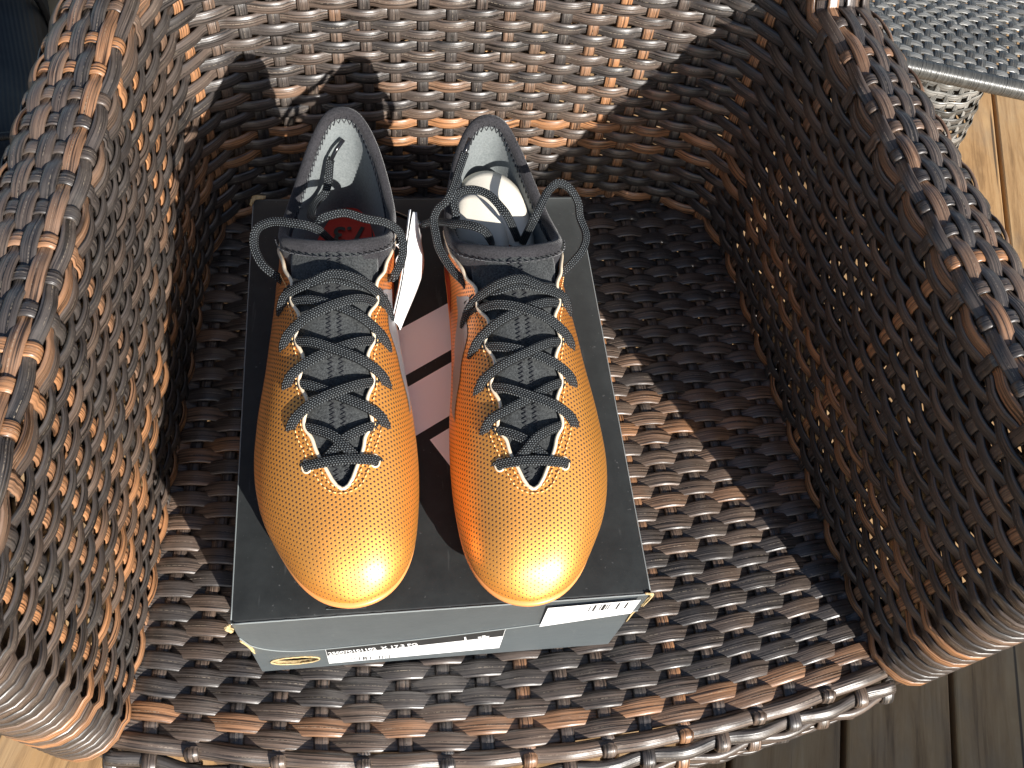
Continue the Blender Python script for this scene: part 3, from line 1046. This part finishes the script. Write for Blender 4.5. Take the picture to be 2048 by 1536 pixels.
def zigzag(mb, P, N, B, amp, pitch, r):
    """zigzag thread lying on a surface along P (N normals, B side vectors)"""
    L = arclen(P)
    n = int(L[-1]/pitch)
    t = np.linspace(0, L[-1], n*2+1)
    Q = np.stack([np.interp(t, L, P[:, k]) for k in range(3)], 1)
    NN = np.stack([np.interp(t, L, N[:, k]) for k in range(3)], 1)
    BB = np.stack([np.interp(t, L, B[:, k]) for k in range(3)], 1)
    sg = np.where(np.arange(len(t)) % 2 == 0, 1, -1)[:, None]
    Q = Q+unit(BB)*sg*amp+unit(NN)*r*0.6
    a = np.linspace(0, 2*math.pi, 5, endpoint=False)
    v, f, st = sweep(Q, unit(NN), np.stack([np.cos(a)*r, np.sin(a)*r], 1))
    mb.add(v, f, st)

EYE = [.0655, .0885, .1125, .1365, .1610, .1835]
PROF_LACE = profile_flat(0.0058, 0.0022, 12, 0.8)
PROF_ROUND = profile_flat(0.0052, 0.0030, 12, 0.9)

def lace_strand(mb, pts, prof, norm=None, n=7):
    P = catmull(pts, n)
    if norm is None:
        norm = A(0, -0.35, 1)
    N = np.broadcast_to(norm, P.shape) if np.ndim(norm) == 1 else norm
    v, f, st = sweep(P, N, prof)
    st = st.copy(); st[:, 0] += RNG.random()
    mb.add(v, f, st)
    return P

def make_boot(name, label, mirror, loc, rz, insole_text, free_ends):
    mx = -1.0 if mirror else 1.0
    root = tag(empty(name, loc, rz), label, 'football boot', 'football boots on the shoe box lid')
    FL = A(mx, 1, 1)
    def part(nm, v, f, mats, st=None, smooth=True, mi=None, parent=None):
        f2 = [tuple(reversed(q)) for q in f] if mirror else f
        return mesh(nm, np.asarray(v)*FL, f2, mats, parent or root, smooth, st, mi)
    def partmb(nm, mb, mats, parent=None, smooth=True):
        return part(nm, np.concatenate(mb.v), mb.f, mats, np.concatenate(mb.st), smooth, mb.mi, parent)
    # --- upper: two half shells meeting on the toe ridge, open along the laces
    ys = np.concatenate([s2y(np.linspace(0, y2s(.0505), 40)), np.linspace(.0505, .0605, 26)[1:], np.linspace(.0605, .20, 90)[1:], s2y(np.linspace(y2s(.20), 1, 36))[1:]])
    S = y2s(ys); S[0] = 0; S[-1] = 1
    NP = 34
    V, F, STT = [], [], []
    edge = {}
    offv = 0
    for side in (-1, 1):
        psi = np.linspace(0, 1, NP)**0.95
        SS, PP = np.meshgrid(S, psi, indexing='ij')
        G = upper_pt(SS, side, PP)
        # unrolled coordinates for the perforations: across from the ridge, along the boot
        full = front_pt(SS, side, np.linspace(0, 1, NP)[None, :]+0*SS)
        seg = np.linalg.norm(np.diff(G, axis=1), axis=2)
        cum = np.concatenate([np.zeros((len(S), 1)), np.cumsum(seg, 1)], 1)
        gap = hthroat(ys)[:, None]
        across = (cum[:, -1:]-cum+gap)*side
        ridge = front_pt(S, side, np.full_like(S, 1.0))
        along = arclen(ridge)[:, None]+0*SS
        low = smoothstep(0.0, 0.10, PP)
        wt = (0.35+0.65*smoothstep(0.15, 0.75, PP))*low*smoothstep(.225, .17, ys)[:, None]
        wt = wt*(0.25+0.75*smoothstep(-.005, .045, ys))[:, None]
        wt = np.where(ys[:, None] > .055, wt*(0.15+0.85*smoothstep(1.0, 0.965, PP)), wt)
        V.append(G.reshape(-1, 3)); F += grid_faces(len(S), NP, False, offv) if side > 0 else [tuple(reversed(q)) for q in grid_faces(len(S), NP, False, offv)]
        STT.append(np.stack([across, along, wt], -1).reshape(-1, 3))
        offv += len(S)*NP
        edge[side] = G[:, -1]
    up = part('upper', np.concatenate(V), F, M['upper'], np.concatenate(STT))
    bm = bmesh.new(); bm.from_mesh(up.data)
    bmesh.ops.remove_doubles(bm, verts=[q for q in bm.verts if q.co.y < .0545 or q.co.y > .284], dist=2e-5)
    bmesh.ops.recalc_face_normals(bm, faces=bm.faces)
    bm.to_mesh(up.data); bm.free()
    so = up.modifiers.new('thickness', 'SOLIDIFY'); so.thickness = 0.0013; so.offset = -1
    # --- pale cut edge along the lacing gap
    e0 = np.argmax(ys > .0521)
    e1 = np.argmax(ys > .238)
    tr = MB()
    path = np.concatenate([edge[-1][e0:e1][::-1], edge[1][e0:e1]])
    tr.tube(path+A(0, 0, -0.0001), 0.0011, 8, (0, -.3, 1))
    partmb('edge_trim', tr, M['trim'])
    # stitches following the edge
    sm_ = MB()
    ep = resample(path, 400)
    et = unit(np.gradient(ep[:, :2], axis=0))
    en = np.stack([et[:, 1], -et[:, 0]], 1)
    en = en*np.sign((en*(ep[:, :2]-A(0, .12))).sum(1)).mean() if False else en
    if (en[len(en)//2]*A(0, 1)).sum() > 0: en = -en
    for off_, ymax in ((0.0028, .19), (0.0064, .088)):
        kern = np.ones(15)/15
        q2 = ep[:, :2]+en*off_
        q2 = np.stack([np.convolve(np.pad(q2[:, k], 7, 'edge'), kern, 'valid') for k in range(2)], 1)
        q2 = q2[ep[:, 1] < ymax]
        Q = np.array([(x_, y_, float(top_z(x_, y_))+0.0004) for x_, y_ in q2]); L = arclen(Q)
        for d0 in np.arange(0, L[-1]-.002, .0030):
            q0 = A(*[np.interp(d0, L, Q[:, k]) for k in range(3)]); q1 = A(*[np.interp(d0+.0019, L, Q[:, k]) for k in range(3)])
            sm_.tube(np.array([q0, (q0+q1)/2+A(0, 0, .0003), q1]), 0.00042, 5, (0, -.3, 1))
    partmb('edge_stitching', sm_, M['stitch'])
    # --- sole plate and studs
    ss = np.linspace(0, 1, 70)
    yl = s2y(ss)
    lft = upper_pt(ss, -1, np.zeros_like(ss)); rgt = upper_pt(ss, 1, np.zeros_like(ss))
    loop = np.concatenate([lft, rgt[::-1][1:-1]])
    cen = loop.mean(0)
    tang = np.roll(loop, -1, 0)-np.roll(loop, 1, 0); nn = unit(np.stack([tang[:, 1], -tang[:, 0], 0*tang[:, 0]], 1))
    nn = nn*np.sign(((loop-cen)*nn).sum(1, keepdims=True))
    rings = []
    for o_, dz in ((-.004, .002), (.0012, .0022), (.0020, .0008), (.0016, -.0020), (-.001, -.0038), (-.012, -.0045)):
        q = loop+nn*o_; q = q.copy(); q[:, 2] += dz
        rings.append(q)
    v = np.concatenate(rings); K = len(loop)
    f = grid_faces(len(rings), K, True)
    f.append(tuple((len(rings)-1)*K+j for j in range(K)))
    part('sole_plate', v, f, M['sole'])
    for (x, y) in ((-.030, .055), (.026, .050), (-.036, .085), (.030, .085), (-.034, .115), (.026, .115), (-.024, .225), (.022, .225), (-.018, .255), (.018, .255)):
        st_ = MB()
        zt = float(z0_of(y))-.002
        rr = [(.0085, zt), (.0080, zt-.004), (.0062, .0012), (.0050, .0)]
        vv = []
        for r_, z_ in rr:
            for k in range(14):
                a = 2*math.pi*k/14
                vv.append((x+r_*math.cos(a)*0.8, y+r_*math.sin(a), z_))
        ff = grid_faces(4, 14, True)+[tuple(3*14+k for k in range(14))]
        st_.add(vv, ff)
        partmb('stud', st_, M['stud'])
    # --- tongue
    ty = np.linspace(.050, .1925, 70)
    tp = np.linspace(-1, 1, 36)
    G = []
    for y in ty:
        s = y2s(y); xc = xc_of(y)
        w = min(hthroat(y)+.010-.012*smoothstep(.155, .19, y), .0285)
        row = []
        for q in tp:
            x = xc+q*w
            dep = .0022+.0022*abs(q)**3 + .0015*math.exp(-((y-.05)/.02)**2)
            k = smoothstep(.165, .192, y)
            zz = float(top_z(x, y))-dep
            zc = .0900-.0062*(q*w/.0305)**2 - (.1925-y)*0.42
            row.append((x, y+k*.006*q*q, zz*(1-k)+zc*k+0.0010*k))
        G.append(row)
    G = np.array(G)
    tg = part('tongue', G.reshape(-1, 3), grid_faces(len(ty), len(tp)), M['tongue'])
    so = tg.modifiers.new('thickness', 'SOLIDIFY'); so.thickness = 0.0025; so.offset = -1
    zz = MB()
    mid = G[:, 17:19].mean(1)
    for dx in (-.0030, .0030):
        P = mid[3:]+A(dx, 0, 0); P = P.copy(); P[:, 2] += .0002
        zigzag(zz, P, np.broadcast_to(A(0, -.35, 1), P.shape), np.broadcast_to(A(1, 0, 0), P.shape), .0013, .0026, .00035)
    partmb('tongue_seam', zz, M['thread'], tg)
    # --- collar: knit band, rolled rim, lining
    rimc = catmull(RIMC, 8, True)
    rimc = rimc.copy()
    rimc[:, 0] += -.001+.006*smoothstep(.19, .29, rimc[:, 1])
    n = len(rimc)
    tn = unit(np.roll(rimc, -1, 0)-np.roll(rimc, 1, 0))
    outw = unit(np.stack([tn[:, 1], -tn[:, 0], 0*tn[:, 0]], 1))
    c0 = A(0, .24, 0)
    outw = outw*np.sign(((rimc-c0)*outw).sum(1, keepdims=True))
    fr = smoothstep(.215, .195, rimc[:, 1])[:, None]       # 1 at the front
    hl = smoothstep(.25, .285, rimc[:, 1])[:, None]
    upn = unit(A(0, 0, 1)+outw*0.0)
    ringsC = []
    def ringC(o_, dz, yfront=0.0):
        q = rimc+outw*o_
        q = q.copy(); q[:, 2] += dz
        q[:, 1] += (yfront*fr)[:, 0]
        return q
    down = np.stack([0*rimc[:, 0], 0*rimc[:, 0], np.interp(rimc[:, 1], [.19, .20, .22, .24, .27, .29], [-.010, -.018, -.026, -.028, -.036, -.046])], 1)
    base_r = rimc+down+outw*(0.0005+.0030*hl)
    base_r[:, 1] += (-.012*fr)[:, 0]
    ringsC = [base_r, rimc*0.5+base_r*0.5+outw*.0012, ringC(.0012, -.0045, -.0028), ringC(.0016, -.0015, -.0010), ringC(.0006, .0004), ringC(-.0012, .0010), ringC(-.0030, .0002), ringC(-.0042, -.0020, .0008), ringC(-.0044, -.0052, .0012)]
    nb = len(ringsC)
    def inner(o_, z_, k):
        q = rimc+outw*o_
        q = q.copy()
        tgt = z_+0*q[:, 2]
        q[:, 2] = (rimc[:, 2]-.005)*(1-k)+tgt*k
        return q
    ringsC += [inner(-.0050, .045, .35), inner(-.0062, .040, .75), inner(-.0075, .030, 1.0), inner(-.0090, .0225, 1.0)]
    v = np.concatenate(ringsC)
    f = grid_faces(len(ringsC), n, True)
    mi = [0]*((nb-1)*n)+[1]*((len(ringsC)-nb)*n)
    co = part('collar', v, f, [M['collar'], M['lining']], None, True, mi)
    zz = MB()
    # zigzag inside round the heel, outside across the front
    Pi = ringC(-.0046, -.0058, .0014); Po = ringC(.0030, -.0034, -.0030)
    Pi = np.concatenate([Pi, Pi[:1]]); Po = np.concatenate([Po, Po[:1]])
    ow = np.concatenate([outw, outw[:1]])
    zdir = np.broadcast_to(A(0, 0, 1), Pi.shape)
    zigzag(zz, Pi, -ow, zdir, .0022, .0036, .00042)
    sel = np.where(np.concatenate([fr[:, 0], fr[:1, 0]]) > 0.05)[0]
    half_n = len(Po)//2
    order = list(sel[sel > half_n])+list(sel[sel < half_n])
    order = [q for q in order if q != len(Po)-1]
    zigzag(zz, Po[order], (ow+A(0, -.2, .6))[order], np.broadcast_to(A(0, -.55, .8), (len(order), 3)), .0020, .0036, .00042)
    partmb('collar_stitching', zz, M['thread'], co)
    # --- insole
    iy = np.linspace(.10, .281, 30)
    G = []
    for y in iy:
        s = y2s(y); a_, b_ = float(cub(XL, s))*0.86, float(cub(XR, s))*0.86
        for t in np.linspace(0, 1, 9):
            x = a_+(b_-a_)*t
            G.append((x, y, .0215+.003*(2*t-1)**2))
    ins_o = part('insole', np.array(G), grid_faces(30, 9), M['insole'])
    if insole_text:
        mt = Matrix.Translation((0.010, .2560, .0233)) @ Matrix.Rotation(R(180), 4, 'Z')
        text_mesh('insole_text', insole_text, 0.019, M['ink'], mt, root, 0.0004)
    # --- medial graphics: silver and dark red patches lying on the shell
    def patch(nm, corners, side, mat, n=12):
        c = [A(*q) for q in corners]
        v = []
        for i in range(n+1):
            for j in range(n+1):
                u, w = i/n, j/n
                q = c[0]*(1-u)*(1-w)+c[1]*u*(1-w)+c[2]*u*w+c[3]*(1-u)*w
                s = y2s(q[0])
                p = upper_pt(s, side, q[1])
                e = 1e-3
                du = upper_pt(s+e, side, q[1])-p; dv = upper_pt(s, side, min(q[1]+.02, 1))-upper_pt(s, side, max(q[1]-.02, 0))
                nrm_ = np.cross(du, dv); nrm_ = nrm_/max(np.linalg.norm(nrm_), 1e-9)
                if nrm_[0]*side < 0: nrm_ = -nrm_
                v.append(p+nrm_*.0004)
        ff = grid_faces(n+1, n+1)
        part(nm, np.array(v), ff, mat)
    for side in (1,):
        patch('silver_print', [(.118, .42), (.152, .34), (.186, .62), (.172, .84)], side, M['silver'])
        patch('silver_print', [(.104, .38), (.117, .30), (.148, .335), (.119, .44)], side, M['silver'])
        patch('red_print', [(.19, .18), (.245, .15), (.25, .50), (.205, .55)], side, M['redprint'])
    # --- laces
    lb = MB()
    def on(x, y, d):
        return (x, y, float(top_z(x, y))+d)
    # bottom bar
    e = hthroat(EYE[0])+.0098
    xb = xc_of(EYE[0])
    y0 = EYE[0]
    lace_strand(lb, [on(xb-e-.002, y0, -.003), on(xb-e, y0, .0004), on(xb-e*.6, y0, .0022), on(xb, y0+.0008, .0030), on(xb+e*.6, y0+.0012, .0022), on(xb+e, y0+.0016, .0004), on(xb+e+.002, y0+.0016, -.003)], PROF_LACE)
    for side, yy in ((-1, y0), (1, y0+.0016)):
        em = MB()
        t_ = np.linspace(0, 2*math.pi, 18, endpoint=False)
        ring_ = [(xb+side*(e-.0008)+.0026*math.cos(q), yy+.0034*math.sin(q), float(top_z(xb+side*(e-.0008)+.0026*math.cos(q), yy+.0034*math.sin(q)))+.0002) for q in t_]
        em.tube(np.array(ring_), .0006, 6, (0, -.3, 1), closed=True)
        partmb('eyelet', em, M['trim'])
    for i in range(0, 5):
        for side in (-1, 1):
            ya, ybk = EYE[i], (EYE[i+1] if i < 4 else EYE[4]+.0090)
            xa = xc_of(ya); xd = xc_of(ybk)
            ea = hthroat(ya)+.0062; ed = hthroat(ybk)+.004
            hi = .0016 if side == (-1 if i % 2 else 1) else 0.0
            w = RNG.uniform(-.0012, .0012)
            if i == 0:
                # lowest cross starts inside the gap under the bar
                pts = [on(xa+side*.010, ya+.002, -.0015), on(xa+side*.004, ya+.006, .0010+hi), on(xa-side*.004, (ya+ybk)/2+.002, .0014+hi), on(xa-side*(ed-.006), ybk-.003, .0002), on(xa-side*ed, ybk-.001, -.0030)]
            else:
                pts = [on(xa+side*(ea+.0012), ya-.0018, -.0034), on(xa+side*(ea+.0006), ya-.0004, .0010), on(xa+side*(ea-.003), ya+.0035, .0028), on(xa+side*ea*.5, ya+min(.0080, (ybk-ya)*.40)+w, .0028+hi), on(xa, (ya+ybk)/2+.0012+w, .0022+hi), on(xd-side*ed*.5, ybk-.0055, .0018+hi*.6), on(xd-side*(ed-.004), ybk-.0015, -.0004), on(xd-side*(ed+.003), ybk+.001, -.0032)]
            lace_strand(lb, pts, PROF_LACE, A(0, -.45, 1))
    lo = None
    ag = []
    for fe in free_ends:
        P = np.array(fe['pts'], float)
        lace_strand(lb, P, PROF_ROUND, A(*fe.get('n', (0.1, -.6, 1))), 8)
        if fe.get('aglet'):
            ag.append(fe['aglet'])
    v = np.concatenate(lb.v)
    # free ends were given in world coordinates of this boot's own frame (already mirrored back)
    lo = part('lace', v, lb.f, M['lace'], np.concatenate(lb.st))
    for q in ag:
        am = MB(); am.tube(np.array(q), .0014, 10, (0.3, .2, 1))
        partmb('aglet', am, M['aglet'], lo)
    return root

LOC_L = (0.064, 0.0, 0.0)
LOC_R = (0.1695, -0.006, 0.0)
RZ_R = R(0.8)
def pix(px, py, z):
    """point of the scene at height z seen at a photo pixel: used to read positions off the photograph"""
    o = A(0.0876, -0.1514, 0.5066)
    d_ = fwd + rt*(px-1024)/1800.0 - upv*(py-768)/1800.0
    return o + d_*((z-o[2])/d_[2])
def locL(pts):
    return [tuple(pix(*p)-A(*LOC_L)) for p in pts]
def locR(pts):
    out = []
    c, s = math.cos(-RZ_R), math.sin(-RZ_R)
    for p in pts:
        q = pix(*p)-A(*LOC_R)
        q = A(c*q[0]-s*q[1], s*q[0]+c*q[1], q[2])
        out.append((-q[0], q[1], q[2]))
    return out
freeL = [
    dict(pts=locL([(566, 562, .066), (552, 552, .070), (524, 528, .074), (508, 492, .078), (514, 458, .084), (545, 443, .090), (585, 446, .093), (618, 452, .092), (640, 462, .085), (660, 480, .062), (672, 492, .050)])),
    dict(pts=locL([(776, 556, .066), (788, 552, .070), (803, 520, .074), (806, 490, .079), (797, 462, .084), (770, 445, .090), (730, 437, .093), (690, 426, .095), (655, 432, .094), (634, 440, .090), (622, 430, .074), (632, 405, .060), (650, 385, .060), (657, 360, .066), (660, 325, .074), (664, 318, .076)]),
         aglet=locL([(662, 320, .0765), (672, 300, .081), (687, 279, .086)])),
]
freeR = [
    dict(pts=locR([(936, 580, .066), (930, 566, .071), (905, 540, .071), (880, 500, .073), (872, 468, .076), (868, 440, .079), (876, 418, .085), (893, 402, .090), (905, 380, .093), (918, 340, .095), (930, 305, .098)]),
         aglet=locR([(929, 308, .098), (934, 292, .100), (940, 277, .102)])),
    dict(pts=locR([(846, 449, .062), (868, 444, .070), (905, 446, .084), (945, 452, .090), (968, 462, .088), (980, 478, .078), (985, 492, .060)]),
         aglet=locR([(846, 449, .062), (820, 438, .058), (786, 425, .054)])),
    dict(pts=locR([(1110, 562, .066), (1116, 552, .071), (1140, 530, .074), (1165, 500, .076), (1172, 470, .077), (1160, 435, .080), (1156, 405, .088), (1140, 378, .094), (1118, 366, .097), (1098, 380, .096), (1084, 405, .094), (1070, 435, .090), (1056, 462, .078), (1045, 485, .060)])),
    dict(pts=locR([(905, 455, .076), (912, 430, .086), (908, 405, .090), (920, 385, .092), (945, 379, .093), (975, 388, .092), (998, 410, .090), (1015, 432, .086), (1030, 465, .070), (1038, 485, .055)])),
]
bootL = make_boot('football_boot', 'copper football boot with red insole showing and a paper tag at its side', False, LOC_L, 0.0, '17.3', freeL)
bootR = make_boot('football_boot', 'copper football boot stuffed with cream card inside its heel', True, LOC_R, RZ_R, None, freeR)

# ------------------------------------------------------------------ stuffing card in one boot
sc_root = tag(empty('card_stuffing', tuple(pix(990, 420, 0.03))), 'cream curled card stuffing inside the boot without a tag', 'card insert')
SO = A(*sc_root.location)
def card_sheet(name, top, drop, mat, n=40, m_=10):
    P = resample(catmull(top, 8), n)
    v = []
    for i in range(m_+1):
        t = i/m_
        q = P + A(*drop)*t
        if len(drop) == 3:
            q = q + A(0, 0, -0.006)*t*t
        v.append(q)
    v = np.concatenate(v)-SO
    o = mesh(name, v, grid_faces(m_+1, n), mat, sc_root, True)
    s_ = o.modifiers.new('thickness', 'SOLIDIFY'); s_.thickness = 0.0007; s_.offset = 0
    return o
card_sheet('back_card', [pix(*q) for q in [(905, 455, .040), (912, 400, .056), (930, 358, .066), (968, 342, .071), (1008, 352, .070), (1042, 385, .064), (1060, 425, .052), (1066, 465, .036)]], (0.0, -.050, -.004), M['stuff_card'])
card_sheet('front_card', [pix(*q) for q in [(908, 425, .062), (922, 396, .074), (952, 391, .079), (982, 412, .078), (1006, 446, .073), (1018, 486, .060)]], (-0.004, -.022, -.016), M['stuff_card'])
card_sheet('blue_card', [pix(*q) for q in [(930, 462, .052), (960, 452, .054), (985, 445, .053), (1003, 470, .050)]], (0, -.020, -.004), M['blue_card'], 16, 4)

# ------------------------------------------------------------------ hang tag
tg_root = tag(empty('hang_tag', tuple(pix(815, 560, 0.0))), 'folded white paper hang tag leaning between the two boots', 'tag')
TO = A(*tg_root.location)
def tag_sheet(name, pts, bow, mat):
    c = [pix(*q) for q in pts]           # left edge bottom->top, right edge bottom->top as two lists of equal length
    h_ = len(c)//2
    Lf, Rt = catmull(c[:h_], 6), catmull(c[h_:], 6)
    n = 7
    v = []
    for k in range(n):
        t = k/(n-1)
        v.append(Lf*(1-t)+Rt*t+A(bow, -bow*.4, 0)*math.sin(math.pi*t))
    v = np.concatenate(v)-TO
    o = mesh(name, v, grid_faces(n, len(Lf)), mat, tg_root, True)
    s_ = o.modifiers.new('thickness', 'SOLIDIFY'); s_.thickness = 0.0006; s_.offset = 0
    return o
tag_sheet('front_leaf', [(788, 642, .052), (806, 560, .056), (817, 480, .064), (826, 424, .070), (800, 660, .046), (845, 545, .046), (842, 480, .054), (832, 424, .066)], .001, M['tag_white'])
tag_sheet('back_leaf', [(784, 642, .053), (802, 560, .058), (813, 480, .067), (821, 419, .074), (783, 652, .030), (800, 570, .030), (812, 490, .038), (820, 424, .056)], -.0008, M['tag_white'])
mb = MB()
mb.tube(catmull([pix(780, 478, .066), pix(800, 500, .066), pix(792, 520, .067), pix(790, 545, .067), pix(778, 556, .067)], 6), .0004, 6)
mb.tube(catmull([pix(812, 470, .060), pix(822, 462, .062), pix(834, 462, .058), pix(842, 470, .052), pix(840, 484, .048)], 6), .0004, 6)
mb.tube(catmull([pix(778, 478, .070), pix(792, 490, .066), pix(806, 480, .062), pix(818, 470, .060)], 6), .0004, 6)
o = mb.build('loop', M['string']); o.data.transform(Matrix.Translation(Vector(-TO))); o.parent = tg_root

# ------------------------------------------------------------------ grey wicker stool behind the right arm
BZ = -0.20
b0 = pix(1800, 118, BZ); b1 = pix(2048, 170, BZ)
ex = unit((b1-b0)*A(1, 1, 0)); ey = A(-ex[1], ex[0], 0)
org = b0 - ex*0.16
stool = tag(empty('grey_wicker_table', tuple(org*A(1, 1, 0)+A(0, 0, DECK_Z))), 'grey woven wicker table with wrapped tube edge beyond the armchair', 'table')
GO = A(*stool.location)
def gl(a, b, z): return org*A(1, 1, 0)+ex*a+ey*b+A(0, 0, z)
SW, SDp = 0.62, 0.50
NG1, NG2 = 44, 38
pr = profile_flat(0.0118, 0.0022, 8)
for i in range(NG1):
    a = 0.012+(SW-0.024)*i/(NG1-1)
    b = np.linspace(0.004, SDp-0.004, 100)
    k = (b/(SDp/NG2))
    P = np.array([gl(a+0.10*(q-SDp/2), q, BZ) for q in b]); P[:, 2] += 0.0014*np.cos(math.pi*(k+i))
    v, f, st = sweep(P, A(0, 0, 1), pr)
    mesh('table_strand', v-GO, f, M['grey_wicker'], stool, True, st, None, (0.15+0.3*RNG.random(), RNG.random(), 0, 1))  # darker tones paint the shaded look of this strand direction
for j in range(NG2):
    b = 0.012+(SDp-0.024)*j/(NG2-1)
    a = np.linspace(-0.04, SW+0.04, 110)
    P = np.array([gl(q, b, BZ) for q in a]); P[:, 2] -= 0.0014*np.cos(math.pi*((a-0.012)/((SW-0.024)/(NG1-1))+b/(SDp/NG2)))
    v, f, st = sweep(P, A(0, 0, 1), pr)
    mesh('table_strand', v-GO, f, M['grey_wicker'], stool, True, st, None, (0.55+0.45*RNG.random(), RNG.random(), 0, 1))  # lighter tones paint the sunlit look of the crossing strands
# tube edge wrapped with a fine strand
def wrapped_tube(P, r, name):
    P = resample(np.array(P), 300)
    s = arclen(P)
    a = np.linspace(0, 2*math.pi, 10, endpoint=False)
    v, f, st = sweep(P, A(0.05, 0.03, 1), np.stack([np.cos(a)*r, np.sin(a)*r], 1), 1+0.10*np.abs(np.sin(np.arange(len(P))*math.pi/2.0)))
    return mesh(name, v-GO, f, M['grey_wicker'], stool, True, np.stack([st[:, 1], st[:, 0], st[:, 2]], 1), None, (0.35, RNG.random(), 0, 1))
for p, q in (((-0.05, 0), (SW, 0)), ((SW, 0), (SW+0.05, SDp)), ((SW+0.05, SDp), (0, SDp)), ((0, SDp), (-0.05, 0))):
    wrapped_tube([gl(p[0], p[1], BZ-0.008), gl(q[0], q[1], BZ-0.008)], 0.011, 'edge_tube')
# rounded woven foot drum under the table
cx3 = pix(1858, 150, -0.30)
def drum(z):
    t = (z-DECK_Z)/(BZ-0.02-DECK_Z)
    return 0.050+0.040*math.sin(math.pi*min(1, max(0, t))**0.8)
zs = np.linspace(DECK_Z+0.006, BZ-0.02, 26)
for k, z in enumerate(zs):
    a = np.linspace(0, 2*math.pi, 96, endpoint=False)
    r_ = drum(z)+0.0016*np.cos(12*a+math.pi*k)
    P = np.stack([cx3[0]+r_*np.cos(a), cx3[1]+r_*np.sin(a), z+0*a], 1)
    v, f, st = sweep(P, np.stack([np.cos(a), np.sin(a), 0*a], 1), profile_flat(0.0112, 0.0024, 8), closed=True)
    mesh('drum_strand', v-GO, f, M['grey_wicker'], stool, True, st, None, (RNG.random(), RNG.random(), 0, 1))
for k in range(24):
    a0 = 2*math.pi*(k+0.5)/24
    zz = np.linspace(DECK_Z+0.002, BZ-0.016, 60)
    r_ = np.array([drum(z) for z in zz])
    P = np.stack([cx3[0]+r_*math.cos(a0), cx3[1]+r_*math.sin(a0), zz], 1)
    v, f, st = sweep(P, A(math.cos(a0), math.sin(a0), 0.01), profile_flat(0.009, 0.0022, 8))
    mesh('drum_upright', v-GO, f, M['grey_wicker'], stool, True, st, None, (RNG.random(), RNG.random(), 0, 1))

# ------------------------------------------------------------------ black bag behind the left arm
bo = pix(-10, 40, DECK_Z+0.10)
bag = tag(empty('black_bag', (float(bo[0])-0.12, float(bo[1])-0.06, DECK_Z), R(14)), 'black canvas bag lying on the deck behind the armchair', 'bag')
nu, nv = 48, 24
v = []
for i in range(nv+1):
    ph = -math.pi/2+math.pi*i/nv
    for j in range(nu):
        th = 2*math.pi*j/nu
        sgn = lambda q, e: math.copysign(abs(q)**e, q)
        x = 0.20*sgn(math.cos(ph), .45)*sgn(math.cos(th), .45)
        y = 0.46*sgn(math.cos(ph), .45)*sgn(math.sin(th), .45)
        z = 0.085+0.085*sgn(math.sin(ph), .6) + (0.008*math.sin(y*22+x*9) if i > nv//2 else 0)
        v.append((x, y, max(z, 0.0015)))
f = grid_faces(nv+1, nu, True)
mesh('body', v, f, M['bag'], bag, True)
mb = MB()
for k in (-0.3, 0.0, 0.3):
    mb.tube(catmull([(-0.205, k, 0.06), (-0.19, k, 0.165), (-0.08, k, 0.180), (0.08, k, 0.180), (0.19, k, 0.165), (0.205, k, 0.06)], 8), 0.005, 8, (0, 1, .1))
o = mb.build('piping', M['bag'], bag)
st_v, st_f, st_s = sweep(catmull([(0.02, -0.30, 0.165), (0.02, -0.22, 0.22), (0.02, 0.0, 0.245), (0.02, 0.22, 0.22), (0.02, 0.30, 0.165)], 10), A(0, 0, 1), profile_flat(0.035, 0.006, 10))
mesh('handle', st_v, st_f, M['bag'], bag, True, st_s)

# ------------------------------------------------------------------ unseen low planter, added to shade the boards at the chair's front
planter = tag(empty('added_shade_planter', (1.02, -0.58, DECK_Z)), 'low wooden planter box added out of view to shade the deck boards', 'planter')
for k in range(3):
    for (lo, hi) in (((-0.34, -0.13), (0.34, -0.11)), ((-0.34, 0.11), (0.34, 0.13)), ((-0.34, -0.109), (-0.32, 0.109)), ((0.32, -0.109), (0.34, 0.109))):
        mesh('board', MB().box((lo[0], lo[1], 0.012+k*0.098), (hi[0], hi[1], 0.106+k*0.098)).v[0], MB().box((0, 0, 0), (1, 1, 1)).f, M['deck'], planter, False, MB().box((lo[0], lo[1], 0.012+k*0.098), (hi[0], hi[1], 0.106+k*0.098)).v[0], None, (RNG.random(), RNG.random(), 0, 1))
mesh('soil', MB().box((-0.319, -0.109, 0.03), (0.319, 0.109, 0.26)).v[0], MB().box((0, 0, 0), (1, 1, 1)).f, M['soil'], planter, False)
for x in (-0.3, 0.3):
    for y in (-0.09, 0.09):
        mesh('foot', MB().box((x-0.02, y-0.015, 0.0005), (x+0.02, y+0.015, 0.0295)).v[0], MB().box((0, 0, 0), (1, 1, 1)).f, M['deck'], planter, False)
